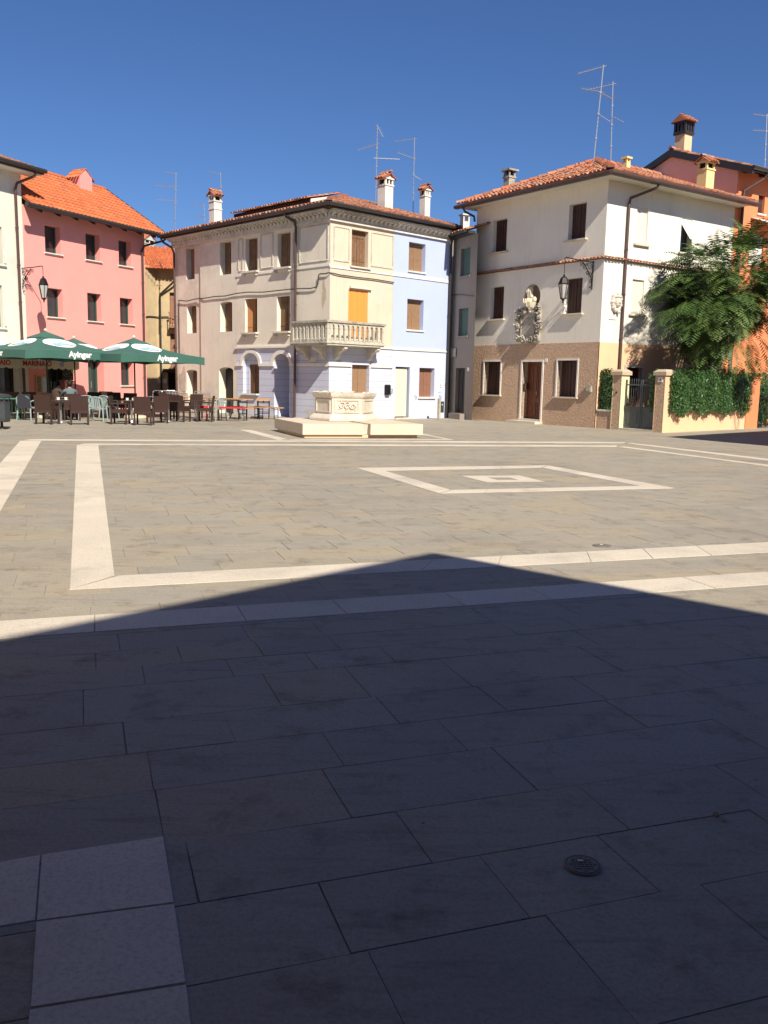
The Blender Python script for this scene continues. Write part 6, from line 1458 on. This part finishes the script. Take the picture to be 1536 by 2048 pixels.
beer('beer_table', 'orange beer table seen end-on before the arched lilac window', 'table', -4.75, 34.3, PI/2+.12, 2.0, .5, .74, 'folding beer tables and benches')
beer('beer_bench', 'orange folding bench with red cushions between plastic tables', 'bench', -5.6, 32.3, ra+.5, 1.6, .26, .46, 'folding beer tables and benches')
beer('beer_bench', 'orange folding bench nearest the lilac arched passage', 'bench', -4.6, 34.0, ra+.1, 1.7, .26, .46, 'folding beer tables and benches')
beer('beer_bench', 'orange folding bench against the lilac wall under the arched window', 'bench', -5.15, 33.7, ra+.25, 1.6, .26, .46, 'folding beer tables and benches')
beer('steel_table', 'long narrow table standing before the steel chairs', 'table', -8.6, 37.6, .15, 1.8, .6, .74, None)
for i, (px, py, wd_, lb) in enumerate(((464, 817, .9, 'long red cushion on the bench beside the plastic table'), (413, 815, .45, 'short red cushion left of the grey-green chair'))):
    q = G(px, py, .46); m_ = MB(); m_.b(q.x, q.y, .461, wd_, .3, .05, 0 if i else -.1)
    if i: m_.b(q.x, q.y, 0, .05, .05, .46); m_.b(q.x, q.y, .43, .4, .34, .03)
    tagp(m_.build('cushion', [M['red'], M['iron']] if False else M['red']), lb, 'cushion', 'red seat cushions')
# bin at the left edge
bx, by = gxy(4, 858); T = thing('litter_bin', 'anthracite metal litter bin on a post at the left edge', 'bin', V(bx, by, 0))
m_ = MB(); m_.lathe(V(bx, by, 0), [(.16, 0), (.15, .03), (.04, .06), (.035, .2)], 14); m_.build('post', M['iron'], T)
m_ = MB(); m_.lathe(V(bx, by, 0), [(.2, .2), (.24, .22), (.25, .3), (.25, .72), (.26, .73), (.26, .76)], 8); m_.build('body', M['bin'], T)
for k in range(8):
    a = PI/8+PI/4*k; m_.tube([V(0, 0, 0), V(0, 0, 0)], .001, 3) if False else None
m_ = MB(); m_.lathe(V(bx, by, 0), [(.26, .86), (.3, .88), (.3, .91), (.22, .96), (.05, .98)], 16)
for k in range(4): a = PI/4+PI/2*k; m_.tube([V(bx+.24*math.cos(a), by+.24*math.sin(a), .76), V(bx+.24*math.cos(a), by+.24*math.sin(a), .88)], .015, 5)
m_.build('lid', M['bin'], T)

# ---- two seated people in the shade
def person(label, x, y, rz, shirt, long_hair, pose):
    root = thing('person', label, 'person', V(0, 0, 0))
    me = bpy.data.meshes.new('person'); vs = []; es = []; rs = []
    def add(p, r, par=None):
        vs.append(V(*p)); rs.append(r); i = len(vs)-1
        if par is not None: es.append((par, i))
        return i
    lean = .10
    pel = add((0, 0, .52), .145); wst = add((0, .03, .68), .13, pel); ch = add((0, lean*.6, .86), .155, wst); up = add((0, lean*.8, .99), .12, ch)
    nk = add((0, lean*.95, 1.08), .05, up); hb = add((0, lean+.03, 1.14), .065, nk); hc = add((0, lean+.045, 1.2), .088, hb); ht = add((0, lean+.03, 1.26), .065, hc)
    for s in (-1, 1):
        hip = add((s*.1, .08, .5), .095, pel); kn = add((s*.14, .46, .5), .062, hip); ca = add((s*.14, .48, .3), .056, kn); an = add((s*.14, .46, .09), .035, ca); ft = add((s*.15, .6, .04), .035, an)
        sh = add((s*.18, lean*.75, .99), .058, up)
        if pose == 'chin' and s == -1:
            el = add((s*.24, lean+.22, .80), .042, sh); wr = add((s*.08, lean+.25, 1.03), .027, el); hd = add((s*.05, lean+.2, 1.1), .032, wr); dr = V(0, -.03, .04)
        else:
            el = add((s*.26, lean+.1, .76), .042, sh); wr = add((s*.14, lean+.34, .76), .027, el); hd = add((s*.11, lean+.42, .76), .03, wr); dr = V(-s*.015, .05, -.005)
        base = vs[hd]
        for f in range(5):
            o_ = V((f-2)*.018, .01, 0) if f else V(s*-.035, -.01, .01); L_ = (.75, .9, 1.05, 1.0, .8)[f]
            a = add(tuple(base+o_+dr*.8*L_), .0095, hd); b = add(tuple(base+o_*1.1+dr*1.5*L_+V(0, 0, -.008)), .008, a)
    me.from_pydata(vs, es, []); ob = bpy.data.objects.new('person', me); C.objects.link(ob)
    sk = ob.modifiers.new('skin', 'SKIN'); ss = ob.modifiers.new('sub', 'SUBSURF'); ss.levels = 2; ss.render_levels = 2
    lay = me.skin_vertices[0].data
    for i, r in enumerate(rs): lay[i].radius = (r, r*.82)
    lay[0].use_root = True
    bpy.context.view_layer.update(); dg = bpy.context.evaluated_depsgraph_get(); nm = bpy.data.meshes.new_from_object(ob.evaluated_get(dg))
    bpy.data.objects.remove(ob); nm.name = 'body'
    nm.materials.clear()
    nm.materials.append(M['skin'])
    for p in nm.polygons: p.use_smooth = True; p.material_index = 0
    body = bpy.data.objects.new('body', nm); C.objects.link(body); body.parent = root
    # clothing: the same surface pushed outward where it is covered
    def garment(nm_, test, mt, grow):
        bm = bmesh.new(); bm.from_mesh(nm); bm.normal_update()
        bmesh.ops.delete(bm, geom=[f for f in bm.faces if not test(f.calc_center_median())], context='FACES')
        for v in bm.verts: v.co += v.normal*grow
        m2 = bpy.data.meshes.new(nm_); bm.to_mesh(m2); bm.free(); m2.materials.append(mt)
        for p in m2.polygons: p.use_smooth = True; p.material_index = 0
        o = bpy.data.objects.new(nm_, m2); C.objects.link(o); o.parent = root
    garment('shirt', lambda c: c.z > .56 and c.z < 1.07 and not (c.y > lean+.27), M[shirt], .014)
    garment('trousers', lambda c: c.z <= .60 and c.z > .1 and c.y < .62 and not (c.y > .34 and c.z > .6), M['trousers'], .012)
    garment('shoes', lambda c: c.z <= .1, M['hair'], .01)
    m_ = MB(); hc_ = V(0, lean+.02, 1.21)
    m_.ball(hc_+V(0, -.018, .02), .107, (.92, 1, 1.02), 14, 9)
    if long_hair:
        for k in range(9): a = PI+PI*k/8; m_.tube([hc_+V(.085*math.cos(a), .07*math.sin(a), .03), hc_+V(.10*math.cos(a), .09*math.sin(a), -.1), hc_+V(.11*math.cos(a), .10*math.sin(a)-.01, -.26)], .04, 6, .02)
    o = m_.build('hair', M['hair'], None, base=(0, 0, 0), smooth=True); o.parent = root
    m_ = MB(); m_.ball(hc_+V(0, .10, -.015), .016, (1, 1.2, 1.6), 8, 6); m_.ball(hc_+V(-.035, .088, .012), .011, n=6, m=4); m_.ball(hc_+V(.035, .088, .012), .011, n=6, m=4); m_.ball(hc_+V(0, .088, -.055), .02, (1.2, .5, .4), 8, 4); m_.ball(hc_+V(-.09, .0, -.01), .024, (.5, .8, 1.3), 8, 5); m_.ball(hc_+V(.09, .0, -.01), .024, (.5, .8, 1.3), 8, 5)
    o = m_.build('face', M['skin'], None, base=(0, 0, 0), smooth=True); o.parent = root
    root.location = (x, y, 0); root.rotation_euler = (0, 0, rz)
def pxy(px, Y): r = ray(px, 760); return r.x/r.y*Y, Y
x, y = pxy(108, 30.2); place(wk, x, y+.0, -.5, 'wicker armchair in the shade under the long-haired person'); person('long-haired person in a dark top seated at the shaded table', x, y+.05, -.5, 'shirt_dark', True, 'rest')
x, y = pxy(139, 30.0); place(wk, x, y+.0, .55, 'wicker armchair in the shade under the person resting a hand on the chin'); person('short-haired person in a grey-blue shirt, hand raised to the chin, seated at the shaded table', x, y+.05, .55, 'shirt_blue', False, 'chin')

# ================================================================== TV AERIALS
def aerial(label, base, top, arms, r=.022, foot=2.0):
    T = thing('tv_aerial', label, 'aerial', base, 'television aerials on the roofs')
    m_ = MB(); ax_ = (top-base).normalized(); m_.tube([base-ax_*foot*.5, top], r, 6); 
    for q in (.25, .5, .72): c = base.lerp(top, q); m_.tube([c-ax_*.04, c+ax_*.04], r*2, 6)
    m_.build('mast', M['galv'], T)
    for (f, dx, dy, dz, n_, el) in arms:
        c = base.lerp(top, f); d = V(dx, dy, dz); m_ = MB(); m_.tube([c-d*.12, c+d], r*.6, 5); s = V(-dy, dx, 0).normalized() if n_ > 0 else V(0, 0, 1)
        for k in range(abs(n_)):
            q = c+d*((k+.6)/abs(n_)); l_ = el*(1-.4*k/abs(n_)); m_.tube([q-s*l_, q+s*l_], .007, 4)
        m_.build('antenna', M['galv'], T)
aerial('tall aerial left of the big white chimney on the corner house', at(751, 415, 40), at(755, 250, 40), [(.77, -.85, .2, -.22, 9, .3), (.99, .25, -.2, -.5, 6, .2), (.6, 1.0, .1, .0, 5, .25)])
aerial('tall aerial between the two white chimneys of the corner and blue houses', at(826, 425, 41), at(829, 275, 41), [(.98, -.9, .3, -.05, 9, .2), (.72, -.75, -.2, .2, 7, .25), (.5, .35, -.2, -.25, 6, .3)])
aerial('aerial on the far left, standing beyond the alley', at(350, 470, 46), at(352, 345, 46), [(.98, -.6, .1, .12, 6, .2), (.78, -1.05, .1, .03, 7, .3), (.55, -.9, -.1, .02, 5, .3)])
aerial('aerial rising behind the white chimney of the beige house', at(444, 450, 47), at(441, 345, 47), [(.97, -.7, .2, .15, 5, .2), (.72, -.7, .1, -.2, 6, .3)])
aerial('short aerial left of the white chimney of the beige house', at(409, 455, 50), at(408, 408, 50), [(.98, -.6, .1, -.03, 6, .3), (.45, -.65, .1, .06, 6, .3)])
aerial('tallest aerial, leaning, on the white house ridge', at(1187, 325, 36), at(1207, 130, 36), [(.985, -.95, .1, -.25, 10, .22), (.73, -.7, .3, .2, 7, .3), (.72, .6, .4, -.12, 5, .25), (.5, .4, -.3, -.35, 6, .25)], .024)
aerial('second aerial to the right on the white house ridge', at(1221, 335, 37), at(1226, 163, 37), [(.97, -1.05, .1, -.22, 9, .25), (.6, .4, -.3, -.3, 5, .25)], .022)
aerial('aerial at the right edge above the orange house', at(1529, 350, 40), at(1534, 228, 40), [(.97, -.55, .1, .08, 6, .2), (.72, -.55, .1, .06, 6, .25)])

shade_house('neighbour_house', 'added unseen ivory row house blocking low sky left of the square', (-19.5, 21.0), (-.444, -.896), (-.896, .444), 26, 8, 9.0, M['left_wall'])  # added out of view to block low sky and bounce warm light

T = thing('occluder', 'added unseen portico roof on brick pillars standing over the viewer', 'occluder', V(1, -2.5, 0))  # added over the camera to cut sky light on the near paving
mb = MB(); mb.box(WORLD, -6.5, 6.6, -8, .95, 3.35, 3.6); mb.build('ceiling', M['eavewood'], T)
for x_, y_ in ((-6.2, .7), (-6.2, -3.5), (-3.0, .7), (6.3, .7), (-6.2, -7.5)):
    mb = MB(); mb.box(WORLD, x_-.18, x_+.18, y_-.18, y_+.18, 0, 3.35); mb.build('pillar', M['low_bounce_brick'], T)

shade_house('neighbour_house', 'added unseen ochre house blocking sky and bouncing warm light at the near left of the square', (-7.4, 12.5), (0, -1), (-1, 0), 26, 8, 8.0, mat('dull_ochre', (.38, .26, .14), .95, (.34, .23, .13), 2, .5))  # made-up house: hides sky from the shaded paving, reflects warm light onto it

def patch(fr, house_name, cu, cz, w_, h_, mt, seed, d=-.004):
    r3 = random.Random(seed); pts = []
    for k in range(22):
        a = 2*PI*k/22; q = 1+.28*math.sin(3*a+seed)+r3.uniform(-.14, .14); pts.append(fr.p(cu+w_*q*math.cos(a), d, cz+h_*q*math.sin(a)))
    m_ = MB(); m_.poly(pts); m_.build('plaster_patch', mt, bpy.data.objects[house_name])
M['damp'] = mat('damp_plaster', (.42, .39, .33), .95, (.56, .51, .43), 5, .8, .5, 14)
M['bare'] = mat('bare_plaster', (.60, .58, .54), .95, (.50, .47, .42), 5, .7, .5, 14)
patch(MLb, 'beige_house', 10.55, 1.2, .28, .75, M['damp'], 1); patch(ML, 'beige_house', 8.3, .35, .4, .25, M['damp'], 2, .001); patch(MLb, 'beige_house', 10.5, 2.6, .2, .25, M['bare'], 3)
patch(ML, 'corner_house', .35, 4.75, .12, .5, mat('rust_streak', (.50, .38, .26), .95, (.62, .54, .42), 9, .8), 4); patch(ML, 'corner_house', .9, .25, .5, .16, M['bare'], 6)
patch(MR, 'blue_house', 4.6, .45, .28, .3, mat('pale_damp', (.62, .63, .64), .95, (.56, .58, .64), 5, .7), 7, -.010); patch(MR, 'blue_house', 6.1, .5, .3, .3, bpy.data.materials['pale_damp'], 8, -.010)
